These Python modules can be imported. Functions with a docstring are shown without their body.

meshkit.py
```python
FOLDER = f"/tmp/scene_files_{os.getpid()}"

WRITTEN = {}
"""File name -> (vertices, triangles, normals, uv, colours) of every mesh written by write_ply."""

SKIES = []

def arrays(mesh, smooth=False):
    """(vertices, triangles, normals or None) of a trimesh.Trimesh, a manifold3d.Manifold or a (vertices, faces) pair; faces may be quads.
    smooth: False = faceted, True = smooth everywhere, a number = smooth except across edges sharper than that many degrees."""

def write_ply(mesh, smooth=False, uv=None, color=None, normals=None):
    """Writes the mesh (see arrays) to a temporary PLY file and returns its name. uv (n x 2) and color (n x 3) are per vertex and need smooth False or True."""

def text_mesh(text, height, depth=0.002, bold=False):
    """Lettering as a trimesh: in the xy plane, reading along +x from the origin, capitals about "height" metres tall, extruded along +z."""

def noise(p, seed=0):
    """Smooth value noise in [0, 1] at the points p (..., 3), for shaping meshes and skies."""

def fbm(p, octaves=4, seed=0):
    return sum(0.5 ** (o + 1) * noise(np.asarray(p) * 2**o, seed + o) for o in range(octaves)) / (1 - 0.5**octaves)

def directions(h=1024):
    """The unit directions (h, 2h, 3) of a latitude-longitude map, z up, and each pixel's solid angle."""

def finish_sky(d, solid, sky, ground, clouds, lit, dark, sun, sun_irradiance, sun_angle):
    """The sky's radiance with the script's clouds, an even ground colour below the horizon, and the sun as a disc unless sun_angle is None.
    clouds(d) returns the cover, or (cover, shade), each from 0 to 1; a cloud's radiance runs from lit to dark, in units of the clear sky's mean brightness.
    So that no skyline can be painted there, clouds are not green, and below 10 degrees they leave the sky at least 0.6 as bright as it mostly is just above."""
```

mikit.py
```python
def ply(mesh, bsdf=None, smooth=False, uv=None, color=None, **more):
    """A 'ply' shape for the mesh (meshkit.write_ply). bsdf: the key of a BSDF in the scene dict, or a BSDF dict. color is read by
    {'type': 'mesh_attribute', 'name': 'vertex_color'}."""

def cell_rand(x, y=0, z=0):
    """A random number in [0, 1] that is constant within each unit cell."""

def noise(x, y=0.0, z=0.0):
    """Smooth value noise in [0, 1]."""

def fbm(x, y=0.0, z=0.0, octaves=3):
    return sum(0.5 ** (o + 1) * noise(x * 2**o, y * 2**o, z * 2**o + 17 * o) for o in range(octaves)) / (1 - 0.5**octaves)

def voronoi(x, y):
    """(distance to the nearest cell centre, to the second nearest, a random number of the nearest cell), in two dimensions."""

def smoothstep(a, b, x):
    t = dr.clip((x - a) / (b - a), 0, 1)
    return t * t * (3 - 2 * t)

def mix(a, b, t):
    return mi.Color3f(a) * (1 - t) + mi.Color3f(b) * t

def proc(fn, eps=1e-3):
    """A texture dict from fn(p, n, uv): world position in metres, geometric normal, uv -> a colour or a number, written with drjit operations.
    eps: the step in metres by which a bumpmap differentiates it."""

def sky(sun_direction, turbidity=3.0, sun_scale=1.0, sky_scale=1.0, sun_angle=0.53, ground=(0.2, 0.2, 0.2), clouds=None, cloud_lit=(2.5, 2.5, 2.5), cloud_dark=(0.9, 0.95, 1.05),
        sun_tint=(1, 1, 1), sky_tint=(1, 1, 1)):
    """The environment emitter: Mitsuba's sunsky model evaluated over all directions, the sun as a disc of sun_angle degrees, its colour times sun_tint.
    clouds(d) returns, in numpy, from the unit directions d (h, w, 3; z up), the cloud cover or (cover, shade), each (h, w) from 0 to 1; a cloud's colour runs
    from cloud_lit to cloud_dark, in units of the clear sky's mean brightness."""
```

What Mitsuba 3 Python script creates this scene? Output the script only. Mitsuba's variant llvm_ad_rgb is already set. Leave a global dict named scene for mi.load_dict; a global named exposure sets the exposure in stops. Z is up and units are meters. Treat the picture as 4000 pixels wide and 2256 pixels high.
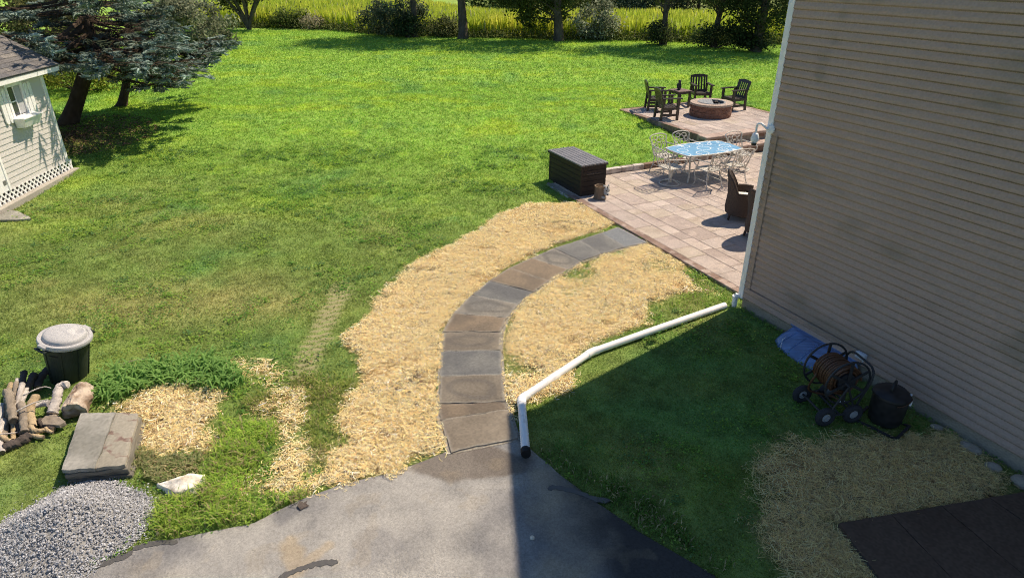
import math, random
import numpy as np, trimesh, manifold3d, shapely
import drjit as dr, mitsuba as mi, mikit, meshkit
from mikit import proc, noise, fbm, voronoi, cell_rand, smoothstep, mix
from shapely.geometry import Polygon, Point, LineString
from trimesh.creation import box as tbox, icosphere, cylinder, revolve
T = mi.ScalarTransform4f
scene, labels = {}, {}
RNG = np.random.default_rng(7)

# ---------------------------------------------------------------- camera, sky, exposure
PITCH = math.atan(0.5)
CAM = np.array([0.0, 0.0, 4.9])
scene['camera'] = {'type': 'perspective', 'fov': 2 * math.degrees(math.atan(2000 / 2555)), 'fov_axis': 'x', 'near_clip': 0.1, 'far_clip': 3000.0,
                   'to_world': T().look_at(origin=CAM.tolist(), target=(CAM + [0, math.cos(PITCH), -math.sin(PITCH)]).tolist(), up=[0, 0, 1])}
EL = math.radians(55)
SUN = [0.777 * math.cos(EL), 0.630 * math.cos(EL), math.sin(EL)]
scene['sky'] = mikit.sky(SUN, turbidity=2.5, sky_scale=0.9, ground=(0.12, 0.13, 0.07))
exposure = 2.0

# ---------------------------------------------------------------- helpers
def s2l(*c):
    c = np.array(c, float) / 255
    return np.where(c < .04045, c / 12.92, ((c + .055) / 1.055) ** 2.4)

def rot(rz=0., ry=0., rx=0.):
    return trimesh.transformations.euler_matrix(rx, ry, rz)[:3, :3]

HA = math.radians(25.785)                      # the house and the patio are turned by this
HO = np.array([3.606, 9.19, 0.0])              # the house's far corner
HM = np.eye(4); HM[:3, :3] = rot(HA); HM[:3, 3] = HO
def hw(x, y, z=0.):
    return (HM @ [x, y, z, 1])[:3]
def place(x, y, z=0., rz=0., base=None):
    m = np.eye(4); m[:3, :3] = rot(rz); m[:3, 3] = [x, y, z]
    return (np.eye(4) if base is None else base) @ m

def cat(*ms):
    v, f, n = [], [], 0
    for m in ms:
        v.append(np.asarray(m.vertices)); f.append(np.asarray(m.faces) + n); n += len(v[-1])
    return trimesh.Trimesh(np.vstack(v), np.vstack(f), process=False)
def xf(m, M):
    m = m.copy(); m.apply_transform(M); return m
def bx(x0, x1, y0, y1, z0, z1, c=0.):
    if c <= 0:
        m = tbox((x1 - x0, y1 - y0, z1 - z0)); m.apply_translation([(x0 + x1) / 2, (y0 + y1) / 2, (z0 + z1) / 2]); return m
    h = np.array([x1 - x0, y1 - y0, z1 - z0]) / 2; ce = np.array([x0 + x1, y0 + y1, z0 + z1]) / 2
    p = [ce + s * (h - c * (np.arange(3) != k)) for k in range(3) for s in np.array([[a, b, d] for a in (-1, 1) for b in (-1, 1) for d in (-1, 1)])]
    return trimesh.convex.convex_hull(np.array(p))
def beam(p, q, w, t, up=(0, 0, 1), c=0.):
    """A bar from p to q, w wide across and t deep along up."""
    p, q = np.array(p, float), np.array(q, float); d = q - p; L = np.linalg.norm(d); d /= L
    s = np.cross(d, up); s /= np.linalg.norm(s); n = np.cross(s, d)
    m = bx(-L / 2, L / 2, -w / 2, w / 2, -t / 2, t / 2, c); M = np.eye(4); M[:3, :3] = np.stack([d, s, n], 1) if np.linalg.det(np.stack([d, s, n], 1)) > 0 else np.stack([d, -s, n], 1); M[:3, 3] = (p + q) / 2
    return xf(m, M)
def tube(pts, r, n=8, caps=True, closed=False, jit=0., seed=0):
    p = np.asarray(pts, float); r = np.broadcast_to(np.asarray(r, float), (len(p),))
    t = (np.roll(p, -1, 0) - np.roll(p, 1, 0)) if closed else np.gradient(p, axis=0)
    t /= np.linalg.norm(t, axis=1, keepdims=True) + 1e-12
    a = np.zeros_like(p); ref = np.array([0, 0, 1.]) if abs(t[0, 2]) < .9 else np.array([1., 0, 0]); cur = np.cross(t[0], ref)
    for i in range(len(p)):
        cur = cur - t[i] * (cur @ t[i]); cur /= np.linalg.norm(cur) + 1e-12; a[i] = cur
    b = np.cross(t, a); ang = np.arange(n) * 2 * np.pi / n
    rr = r[:, None] * (np.ones((len(p), n)) if not jit else 1 + jit * np.random.default_rng(seed).normal(size=(len(p), n)).clip(-2, 2))
    v = p[:, None] + rr[..., None] * (np.cos(ang)[None, :, None] * a[:, None] + np.sin(ang)[None, :, None] * b[:, None])
    m = len(p); I, J = np.meshgrid(np.arange(m if closed else m - 1), np.arange(n), indexing='ij'); I2 = (I + 1) % m; J2 = (J + 1) % n
    q = np.stack([I * n + J, I * n + J2, I2 * n + J2, I2 * n + J], -1).reshape(-1, 4); f = np.vstack([q[:, [0, 1, 2]], q[:, [0, 2, 3]]]); V = v.reshape(-1, 3)
    if caps and not closed:
        V = np.vstack([V, p[0], p[-1]]); k = np.arange(n); k2 = (k + 1) % n
        f = np.vstack([f, np.stack([k2, k, k * 0 + m * n], 1), np.stack([(m - 1) * n + k, (m - 1) * n + k2, k * 0 + m * n + 1], 1)])
    return trimesh.Trimesh(V, f, process=False)
def smooth_path(pts, k=6):
    from scipy.interpolate import CubicSpline
    p = np.asarray(pts, float); s = np.r_[0, np.cumsum(np.linalg.norm(np.diff(p, axis=0), axis=1))]
    return CubicSpline(s, p)(np.linspace(0, s[-1], k * (len(p) - 1) + 1))
def lathe(prof, n=24):
    return revolve(np.array(prof, float), sections=n)
def ext(poly, z0, z1):
    m = trimesh.creation.extrude_polygon(poly if isinstance(poly, Polygon) else Polygon(poly), z1 - z0, engine='earcut'); m.apply_translation([0, 0, z0]); return m
def lumpy(m, amp, freq, seed=0):
    v = np.array(m.vertices); n = np.array(m.vertex_normals)
    m = m.copy(); m.vertices = v + n * (amp * 2 * (meshkit.fbm(v * freq, 3, seed) - .5))[:, None]; return m

def key_of(base):
    if base not in scene and base not in labels and not any(k.startswith(base + '__') for k in scene): return base
    i = 1
    while True:
        k = f'{base}_{i:03d}'
        if k not in scene and k not in labels and not any(q.startswith(k + '__') for q in scene): return k
        i += 1
COUNT = {}
def num(base):
    """The next free key with this name."""
    i = COUNT.get(base, -1) + 1; COUNT[base] = i
    return base if i == 0 else f'{base}_{i:03d}'
def thing(base, label, category, group=None):
    k = num(base); labels[k] = {'label': label, 'category': category}
    if group: labels[k]['group'] = group
    return k
def tw(M): return {} if M is None else {'to_world': T(np.asarray(M, float).tolist())}
def put(key, mesh, mat, M=None, smooth=False, color=None, uv=None):
    scene[key] = {**mikit.ply(mesh, 'bsdf_' + mat, smooth, uv=uv, color=color), **tw(M)}; return key
def part(parent, base, mesh, mat, M=None, smooth=False, color=None, label=None, uv=None):
    k = num(parent + '__' + base); put(k, mesh, mat, M, smooth, color, uv)
    if label: labels[k] = {'label': label}
    return k
def copy_thing(src, base, label, category, M, group=None):
    k = thing(base, label, category, group)
    for q in [q for q in scene if q.startswith(src + '__')]:
        scene[k + q[len(src):]] = {**scene[q], **tw(M)}
    return k
def kind(key, k='structure', label=None):
    labels.setdefault(key, {})['kind'] = k
    if label: labels[key]['label'] = label

# ---------------------------------------------------------------- materials
def rgb(c): return {'type': 'rgb', 'value': [float(x) for x in c]}
def C(*c): return mi.Color3f(*[float(x) for x in c])
def mat(name, color, rough=.6, spec=.3, metal=0., bump=None, bs=.002, eps=.004, **kw):
    b = {'type': 'principled', 'base_color': color if isinstance(color, dict) else rgb(color), 'roughness': rough, 'specular': spec, 'metallic': metal, **kw}
    if bump is not None: b = {'type': 'bumpmap', 'arbitrary': proc(bump, eps), 'scale': 1.0, 'bsdf': b}
    scene['bsdf_' + name] = {'type': 'twosided', 'bsdf': b}; return name
VC = {'type': 'mesh_attribute', 'name': 'vertex_color'}
mat('vcol', VC, .9, .1)
mat('vcol_gloss', VC, .55, .3)
scene['bsdf_leaf'] = {'type': 'principledthin', 'base_color': VC, 'roughness': .55, 'spec_trans': 0.0, 'diff_trans': 0.9}
scene['bsdf_blade'] = {'type': 'principledthin', 'base_color': VC, 'roughness': .6, 'spec_trans': 0.0, 'diff_trans': 1.0}

def ramp(z0, z1, x): return np.clip((x - z0) / (z1 - z0), 0, 1) ** 2 * (3 - 2 * np.clip((x - z0) / (z1 - z0), 0, 1))
def fb(x, y, s, seed=0, o=3):
    return meshkit.fbm(np.stack([np.asarray(x, float) * s, np.asarray(y, float) * s, np.full(np.shape(x), .37 + seed)], -1), o, seed)

# ---------------------------------------------------------------- the lie of the land
def land(x, y):
    x, y = np.asarray(x, float), np.asarray(y, float)
    fall = ramp(-13, 2, x) * .085 * np.maximum(y - 48, 0); z = .54 * ramp(14, 23, y) + .012 * np.maximum(np.minimum(y, 60) - 23, 0) - np.minimum(fall, 6)
    return z + 26 * ramp(110, 420, y)
DRIVE = [[-3.79,4.06],[-3.61,4.27],[-3.41,4.45],[-3.22,4.46],[-2.89,4.57],[-2.51,4.68],[-2.14,4.99],[-1.74,5.22],[-1.31,5.37],[-0.95,5.57],[-0.7,5.72],[0.05,5.97],[0.25,5.7],[0.48,5.39],[0.85,4.95],[1.19,4.59],[1.51,4.31],[1.81,4.06]]
DRIVE = Polygon(DRIVE + [[1.2, 2.5], [1.6, -7], [-9, -7], [-8.2, 0.5], [-5.2, 3.2]])
STRAW = [Polygon(q).buffer(0) for q in (
    [[0.87,14.09],[1.68,14.09],[2.14,12.84],[1.53,12.24],[0.86,11.66],[0.27,11.13],[-0.06,10.6],[-0.36,10.11],[-0.64,9.57],[-0.85,8.95],[-1.0,8.45],[-0.99,7.83],[-0.96,7.24],[-0.91,6.63],[-0.87,6.3],[-0.7,5.73],[-0.91,5.64],[-1.31,5.4],[-1.78,5.19],[-1.94,5.32],[-1.99,5.64],[-1.94,5.97],[-2.09,6.34],[-2.03,6.83],[-1.95,7.09],[-2.16,7.67],[-2.44,8.17],[-2.31,8.37],[-2.12,8.92],[-2.21,9.39],[-1.98,10.21],[-1.72,10.88],[-1.21,11.62],[-0.78,12.19],[-0.44,12.91],[-0.16,13.51],[0.38,14.04]],
    [[2.61,11.78],[3.02,11.05],[3.11,10.37],[3.33,9.63],[2.72,9.67],[2.24,9.25],[1.94,8.61],[1.21,8.07],[0.89,7.67],[0.84,7.09],[0.57,6.87],[0.11,6.58],[-0.03,6.36],[-0.09,7.09],[-0.14,7.67],[-0.13,8.2],[0.01,8.92],[0.34,9.6],[0.78,10.37],[1.33,10.96],[1.98,11.43]],
    [[-4.83,6.5],[-4.75,6.87],[-4.37,7.02],[-4.02,6.93],[-3.76,6.74],[-3.58,6.42],[-3.57,6.12],[-3.37,5.84],[-3.51,5.76],[-3.84,5.69],[-4.25,5.89],[-4.56,6.27]],
    [[-3.79,7.47],[-3.51,7.52],[-3.19,7.37],[-3.17,7.14],[-3.5,7.18]],
    [[-3.03,6.87],[-2.77,7.02],[-2.54,6.66],[-2.6,6.27],[-2.76,6.19],[-2.96,6.15],[-3.1,6.42]],
    [[-2.74,5.32],[-2.55,5.54],[-2.6,5.97],[-2.47,5.9],[-2.27,5.45],[-2.06,5.24],[-2.08,5.09],[-2.4,5.06],[-2.72,5.16]],
    [[2.82,5.64],[3.36,5.89],[5.08,5.96],[5.21,5.59],[5.22,5.28],[4.99,5.01],[3.8,4.81],[3.16,4.63],[3.23,4.29],[3.26,3.98],[2.63,3.98],[2.46,4.29],[2.42,4.71],[2.61,5.09],[2.67,5.39]])]
JOINTS = [[2.174,12.56,0.04],[2.625,11.754,0.04],[1.791,12.236,0.04],[2.164,11.504,0.04],[1.301,11.839,0.04],[1.678,11.184,0.04],[0.795,11.447,0.04],[1.271,10.842,0.04],[0.364,10.992,0.04],[1.0,10.481,0.04],[-0.043,10.551,0.04],[0.622,10.007,0.04],[-0.376,10.04,0.04],[0.359,9.597,0.04],[-0.666,9.507,0.04],[0.107,9.18,0.04],[-0.902,8.87,0.04],[-0.073,8.737,0.04],[-1.001,8.317,0.04],[-0.152,8.317,0.04],[-0.99,7.777,0.04],[-0.156,7.816,0.04],[-0.947,7.158,0.04],[-0.123,7.205,0.04],[-0.905,6.559,0.04],[-0.076,6.61,0.04],[-0.861,6.244,0.04],[-0.04,6.471,0.04],[-0.691,5.689,0.04],[0.073,5.917,0.04]]
JOINTS = np.array(JOINTS).reshape(-1, 2, 3)[:, :, :2]
PATH = Polygon(list(JOINTS[:, 0]) + list(JOINTS[::-1, 1])).buffer(.01)
def hpoly(pts): return Polygon([hw(*p)[:2] for p in pts])
PATIO = hpoly([(.25, 0), (9.5, 0), (9.5, 6.9), (.25, 6.9)])
UPPER = hpoly([(5.5, 6.8), (9.65, 6.8), (9.65, 11.55), (5.5, 11.55)])
HOUSE = hpoly([(0, -9.3), (11, -9.3), (11, 0), (0, 0)])
SHED = Polygon([(-11.45, 16.2), (-11.25, 13.2), (-15.4, 12.9), (-15.6, 16.4)])
LANDING = Polygon([[3.146,4.626,0.0],[5.217,5.04,0.0],[5.01,4.056,0.0],[3.211,4.056,0.0]][0][:2] and [[3.146, 4.626], [5.36, 5.07], [6.4, 3.0], [3.35, 2.6]])
HARD = shapely.union_all([DRIVE, PATH, PATIO, UPPER, HOUSE, SHED, LANDING])
GRAVEL = Polygon([[-5.09,4.54],[-4.85,4.86],[-4.68,5.16],[-4.42,5.27],[-4.16,5.26],[-3.9,5.15]] + [[-3.65,4.99]] + [[-3.55,4.82],[-3.52,4.62],[-3.55,4.45],[-3.7,4.24],[-3.77,4.03],[-4.57,3.79]])

# mown lawn: what colour it has where (linear), from wide patches, stripes and worn spots
TRACK = LineString([[-2.93,10.37],[-2.83,9.32],[-2.83,8.61],[-2.81,8.09],[-2.82,7.62],[-2.78,7.09],[-2.75,6.74]])
def track_at(x, y):
    """(how much a point lies in the tyre track, 0 to 1; how far up a lug of the tread it is, 0 to 1)."""
    p = shapely.points(x, y); d = shapely.distance(TRACK, p); s = shapely.line_locate_point(TRACK, p)
    e = shapely.line_interpolate_point(TRACK, s); ex, ey = shapely.get_x(e), shapely.get_y(e)
    side = (x - ex) + .35 * (y - ey)
    m = ramp(.25, .10, d + .24 * (fb(x, y, 6, 31) - .5)) * ramp(0, .7, s) * ramp(TRACK.length, TRACK.length - .5, s)
    lug = .5 + .5 * np.sin(2 * np.pi * (s / .15 + 1.6 * np.abs(side) + .25 * np.sign(side) + .5 * fb(x, y, 4, 33)))
    return m, ramp(.25, .65, lug)
def bump_at(x, y, cx, cy, rx, ry): return np.exp(-((x - cx) / rx) ** 2 - ((y - cy) / ry) ** 2)
def lawn_color(x, y):
    a = fb(x, y, .55, 1); b = fb(x, y, 1.7, 2); c = fb(x * .35, y, .9, 3); d = fb(x, y, 5.0, 4, 2)
    far = ramp(10.5, 19.5, y + (a - .5) * 5 + .12 * x)
    g0 = np.array([.185, .262, .072]); g1 = np.array([.235, .395, .068])
    col = g0 + (g1 - g0) * far[..., None]
    yel = ramp(.48, .66, .55 * c + .45 * b) * (.25 + .75 * far)
    col = col + yel[..., None] * (np.array([.36, .48, .045]) - col) * .55
    blu = ramp(.54, .72, fb(x, y, .8, 8)) * .55
    col = col + blu[..., None] * (np.array([.13, .285, .085]) - col)
    dry = ramp(.50, .70, fb(x, y, .7, 9)) * (1 - far) * .34 + .6 * bump_at(x, y, -6.2, 9.2, 1.6, .8) + .5 * bump_at(x, y, -3.9, 9.2, 1.2, .5) + .8 * bump_at(x, y, -13, 18.3, 1.6, 1.2)
    dry = np.clip(dry * (.5 + b), 0, 1)
    col = col + dry[..., None] * (np.array([.36, .31, .14]) - col) * .75
    return col * (.64 + .88 * d)[..., None] * (.74 + .62 * fb(x, y, 11., 6, 2))[..., None]

def straw_cover(x, y):
    """1 deep inside the straw, 0 outside, ragged between."""
    p = shapely.points(x, y); best = np.zeros(np.shape(x)); n = fb(x, y, 3.2, 11) - .5; n2 = fb(x, y, 9., 15) - .5
    for i, q in enumerate(STRAW):
        d = shapely.distance(q.boundary, p); d = np.where(shapely.contains_xy(q, x, y), d, -d); s = .11 if i < 2 else .2
        c = ramp(-s, s, d + (.40 if i < 2 else .55) * n + .25 * n2)
        if i == 1: c = c * (1 - .85 * ramp(.44, .60, fb(x, y, 1.5, 16)) * ramp(1.0, .25, d - .35 * (8.2 - y) * 0))
        if i == 3 or i == 4 or i == 5: c = c * (1 - .7 * ramp(.46, .62, fb(x, y, 3., 18)))
        best = np.maximum(best, c)
    return best
def soil_color(x, y):
    s = np.array([.105, .075, .048]) * (.6 + .9 * fb(x, y, 6, 12))[..., None]
    t = np.array([.42, .29, .135]) * (.55 + .8 * fb(x, y, 9, 13))[..., None]
    k = ramp(.35, .55, fb(x, y, 2.2, 14))
    return s + (t - s) * k[..., None]

gx = np.unique(np.round(np.r_[np.linspace(-400, -40, 19), np.linspace(-40, -8, 65), np.arange(-8, 6.5, .07), np.arange(6.5, 13, .12), np.linspace(13, 40, 55), np.linspace(40, 400, 19)], 3))
gy = np.unique(np.round(np.r_[np.linspace(-60, 0, 7), np.linspace(0, 3.5, 8), np.arange(3.5, 17, .07), np.arange(17, 27, .12), np.linspace(27, 60, 80), np.linspace(60, 900, 40)], 3))
X, Y = np.meshgrid(gx, gy); xf_, yf_ = X.ravel(), Y.ravel()
Z = land(xf_, yf_) + .035 * (fb(xf_, yf_, .5, 21) - .5) * (np.abs(xf_) < 40)
near = (xf_ > -18) & (xf_ < 15) & (yf_ > -10) & (yf_ < 27)
ins = np.zeros(len(xf_), bool); ins[near] = shapely.contains_xy(HARD, xf_[near], yf_[near])
Z = np.where(ins, np.minimum(Z, 0) - .05, Z)
col = lawn_color(xf_, yf_) * .8
sc = np.zeros(len(xf_)); b = (xf_ > -7) & (xf_ < 7) & (yf_ > 3) & (yf_ < 16); sc[b] = straw_cover(xf_[b], yf_[b])
col = col + sc[:, None] * (soil_color(xf_, yf_) - col)
tr = np.zeros(len(xf_)); tr[b] = track_at(xf_[b], yf_[b])[0]
# the tread of a tyre, pressed into the lawn
lug = np.zeros(len(xf_)); lug[b] = track_at(xf_[b], yf_[b])[1]; Z = Z + np.where(tr > .05, .016 * (lug - .7), 0)
col = col + (tr * .95 * (.25 + .75 * lug))[:, None] * (np.array([.30, .27, .155]) - col)
farm = ramp(60, 140, yf_)[:, None]
col = col * (1 - farm) + farm * np.array([.16, .20, .06])
nx = len(gx); I, J = np.meshgrid(np.arange(len(gy) - 1), np.arange(nx - 1), indexing='ij'); k0 = (I * nx + J).ravel()
F = np.vstack([np.stack([k0, k0 + 1, k0 + nx + 1], 1), np.stack([k0, k0 + nx + 1, k0 + nx], 1)])
put('ground', trimesh.Trimesh(np.stack([xf_, yf_, Z], 1), F, process=False), 'vcol', smooth=True, color=np.clip(col, 0, 1)); kind('ground')

# asphalt drive
def asphalt(p, n, uv):
    x, y = p.x, p.y
    grain = noise(x * 130, y * 130) * .55 + noise(x * 55, y * 55, 4.) * .45
    big = fbm(x * .9, y * .9, 3., 4); mid = fbm(x * 3.1, y * 3.1, 8., 3)
    base = mix((.188, .187, .188), (.335, .326, .308), smoothstep(.35, .68, big * .6 + mid * .4))
    dirt = smoothstep(.52, .70, fbm(x * .75 + 7.3, y * .75, 5., 4)) * .75
    base = mix(base, (.36, .295, .195), dirt * .8)
    dark = smoothstep(.55, .72, fbm(x * 1.6 + 3.1, y * 1.6 + 9., 2., 3))
    base = mix(base, (.13, .132, .148), dark * .40)
    house_shade = smoothstep(.1, .7, x + .18 * y - 1.15 + .5 * (mid - .5))  # asphalt painted darker on the house side to deepen the house's shadow
    base = mix(base, (.034, .034, .038), house_shade * .92)
    # damp apron below the last flagstone
    wet = smoothstep(.75, .55, dr.sqrt(dr.square((x + .42) / 1.0) + dr.square((y - 5.52) / .40)) + .5 * (mid - .5))
    base = mix(base, (.125, .102, .082), wet * .7)
    def stroke(ax, ay, bx_, by_, w):
        t = dr.clip(((x - ax) * (bx_ - ax) + (y - ay) * (by_ - ay)) / ((bx_ - ax) ** 2 + (by_ - ay) ** 2), 0, 1)
        return dr.sqrt(dr.square(x - ax - t * (bx_ - ax)) + dr.square(y - ay - t * (by_ - ay))) / w
    v = dr.minimum(stroke(-2.06, 4.40, -1.93, 4.12, .13), stroke(-1.93, 4.12, -1.72, 4.40, .08)) + 1.1 * (fbm(x * 8, y * 8, 6., 3) - .5)
    base = mix(base, (.40, .30, .165), smoothstep(1.1, .45, v) * .38)
    w2 = smoothstep(.60, .72, fbm(x * 4.2 + 1.7, y * 4.2, 11., 3)); base = mix(base, (.36, .29, .18), w2 * .14)
    return base * (.72 + .56 * grain)
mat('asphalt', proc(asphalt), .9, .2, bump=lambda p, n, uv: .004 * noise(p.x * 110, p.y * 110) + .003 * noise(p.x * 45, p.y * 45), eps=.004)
edge = DRIVE.buffer(.0); pts = np.array(edge.exterior.segmentize(.12).coords)[:-1]
pts = pts + .05 * (np.stack([fb(pts[:, 0], pts[:, 1], 4., 41), fb(pts[:, 0], pts[:, 1], 4., 42)], 1) - .5)
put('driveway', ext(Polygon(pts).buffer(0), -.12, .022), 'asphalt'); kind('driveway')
mat('tar', (.085, .083, .082), .55, .4, bump=lambda p, n, uv: .003 * noise(p.x * 60, p.y * 60), eps=.005)
def ribbon(pts, w, z0, z1, seed=0, wob=.3):
    c = smooth_path(np.array(pts)[:, :2], 8); t = np.gradient(c, axis=0); t /= np.linalg.norm(t, axis=1, keepdims=True); n = np.stack([-t[:, 1], t[:, 0]], 1)
    r = np.random.default_rng(seed); ww = w / 2 * (1 + wob * r.normal(size=(len(c), 2)).clip(-1.5, 1.5)); ww[0] *= .2; ww[-1] *= .2
    return ext(Polygon(np.vstack([c + n * ww[:, :1], (c - n * ww[:, 1:])[::-1]])).buffer(0), z0, z1)
SEALS = ([[-2.07,4.03],[-1.89,4.14],[-1.76,4.19],[-1.58,4.2]], [[-3.52,4.35],[-3.39,4.41],[-3.14,4.43]], [[0.37,5.13],[0.54,5.14],[0.78,5.02],[1.0,4.97]], [[-3.76,4.17],[-3.62,4.23],[-3.51,4.33]])
for q in SEALS:
    part('driveway', 'tar_seam', ribbon(q, .06, .012, .027, len(scene)), 'tar')

# ---------------------------------------------------------------- the house
def siding(p, n, uv):
    x, y, z = p.x, p.y, p.z
    # along the wall
    a = (x - 3.606) * -.435 + (y - 9.19) * .9004
    st = fbm(a * 1.3, z * 1.3, 1., 4)
    base = mix((.395, .285, .232), (.445, .332, .275), st)
    mold = smoothstep(.55, .75, fbm(a * .9 + 4., z * 2.2, 3., 4))
    base = mix(base, (.165, .15, .105), mold * .4)
    for (ca, cz, r) in ((-.83, 4.33, .13), (-.80, 4.05, .12), (-.68, 3.85, .15), (-.66, 3.62, .17), (-1.6, 1.9, .3), (-1.9, .95, .3), (-.35, 1.5, .35)):
        d = dr.sqrt(dr.square((a - ca) / r) + dr.square((z - cz) / (r * .8))) + .7 * (fbm(a * 7, z * 7, 2., 2) - .5)
        base = mix(base, (.12, .115, .075), smoothstep(1.0, .1, d) * .28)
    # fine wood grain pressed into the vinyl
    # lap shadow line and green grime, painted on the lower lip of each board
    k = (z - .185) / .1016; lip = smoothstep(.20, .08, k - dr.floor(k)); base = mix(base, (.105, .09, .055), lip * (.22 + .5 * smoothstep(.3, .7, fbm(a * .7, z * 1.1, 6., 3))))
    return base * (.92 + .16 * noise(a * 70, z * 70))
mat('siding', proc(siding), .62, .25)
mat('trim_white', proc(lambda p, n, uv: mix((.76, .76, .76), (.86, .86, .85), fbm(p.x * 3, p.y * 3, p.z * 1.2))), .5, .35)
mat('concrete', proc(lambda p, n, uv: mix((.25, .205, .16), (.42, .37, .30), fbm(p.x * 2.2, p.y * 2.2, p.z * 4, 4)) * (.8 + .4 * noise(p.x * 60, p.y * 60, p.z * 60))), .9, .2, bump=lambda p, n, uv: .004 * noise(p.x * 40, p.y * 40, p.z * 40), eps=.005)
mat('roof_dark', proc(lambda p, n, uv: mix((.08, .078, .075), (.14, .13, .12), noise(p.x * 12, p.y * 12, p.z * 12))), .9, .2)
H = thing('house', 'two-storey house wall of tan vinyl lap siding, in shade at the right', 'house')
ZE = 6.55; SL = .685; SB = .185
part(H, 'foundation', bx(.03, 10.9, -9.25, -.03, -.3, SB + .02), 'concrete', HM)
# lap boards of the side that shows; each leans out towards its lower edge
nb = int((ZE - SB) / .1016)
prof = np.array([[-.009, -.002], [-.027, .017], [-.027, .05], [-.010, .0985], [-.006, .118], [0, .118], [0, .03]])
m = ext(Polygon(prof), 0, 9.12); v = np.array(m.vertices); m.vertices = np.stack([v[:, 0], -.09 - (9.12 - v[:, 2]), v[:, 1]], 1)
m = trimesh.Trimesh(m.vertices, m.faces[:, ::-1] if m.volume < 0 else m.faces, process=False)
D = mikit.ply(m, 'bsdf_siding')
rs = random.Random(21); VARS = []
for q in range(10):
    y1 = -1.0 - 7.0 * rs.random(); pair = []
    for a, b, o in ((-9.2, y1, 0.), (y1 - .004, -.064, -.0022)):
        mm = m.copy(); vv = np.array(mm.vertices); vv[:, 1] = np.where(vv[:, 1] < -5, a, b); vv[:, 0] += o; mm.vertices = vv; pair.append(mikit.ply(mm, 'bsdf_siding'))
    VARS.append(pair)
for i in range(nb):
    M = HM @ trimesh.transformations.translation_matrix([-.002, 0, SB + i * .1016])
    for D in VARS[(i // 2 * 7) % 10]: scene[num(H + '__siding_board')] = {**D, **tw(M)}
gy0 = SB + nb * .1016
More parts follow.
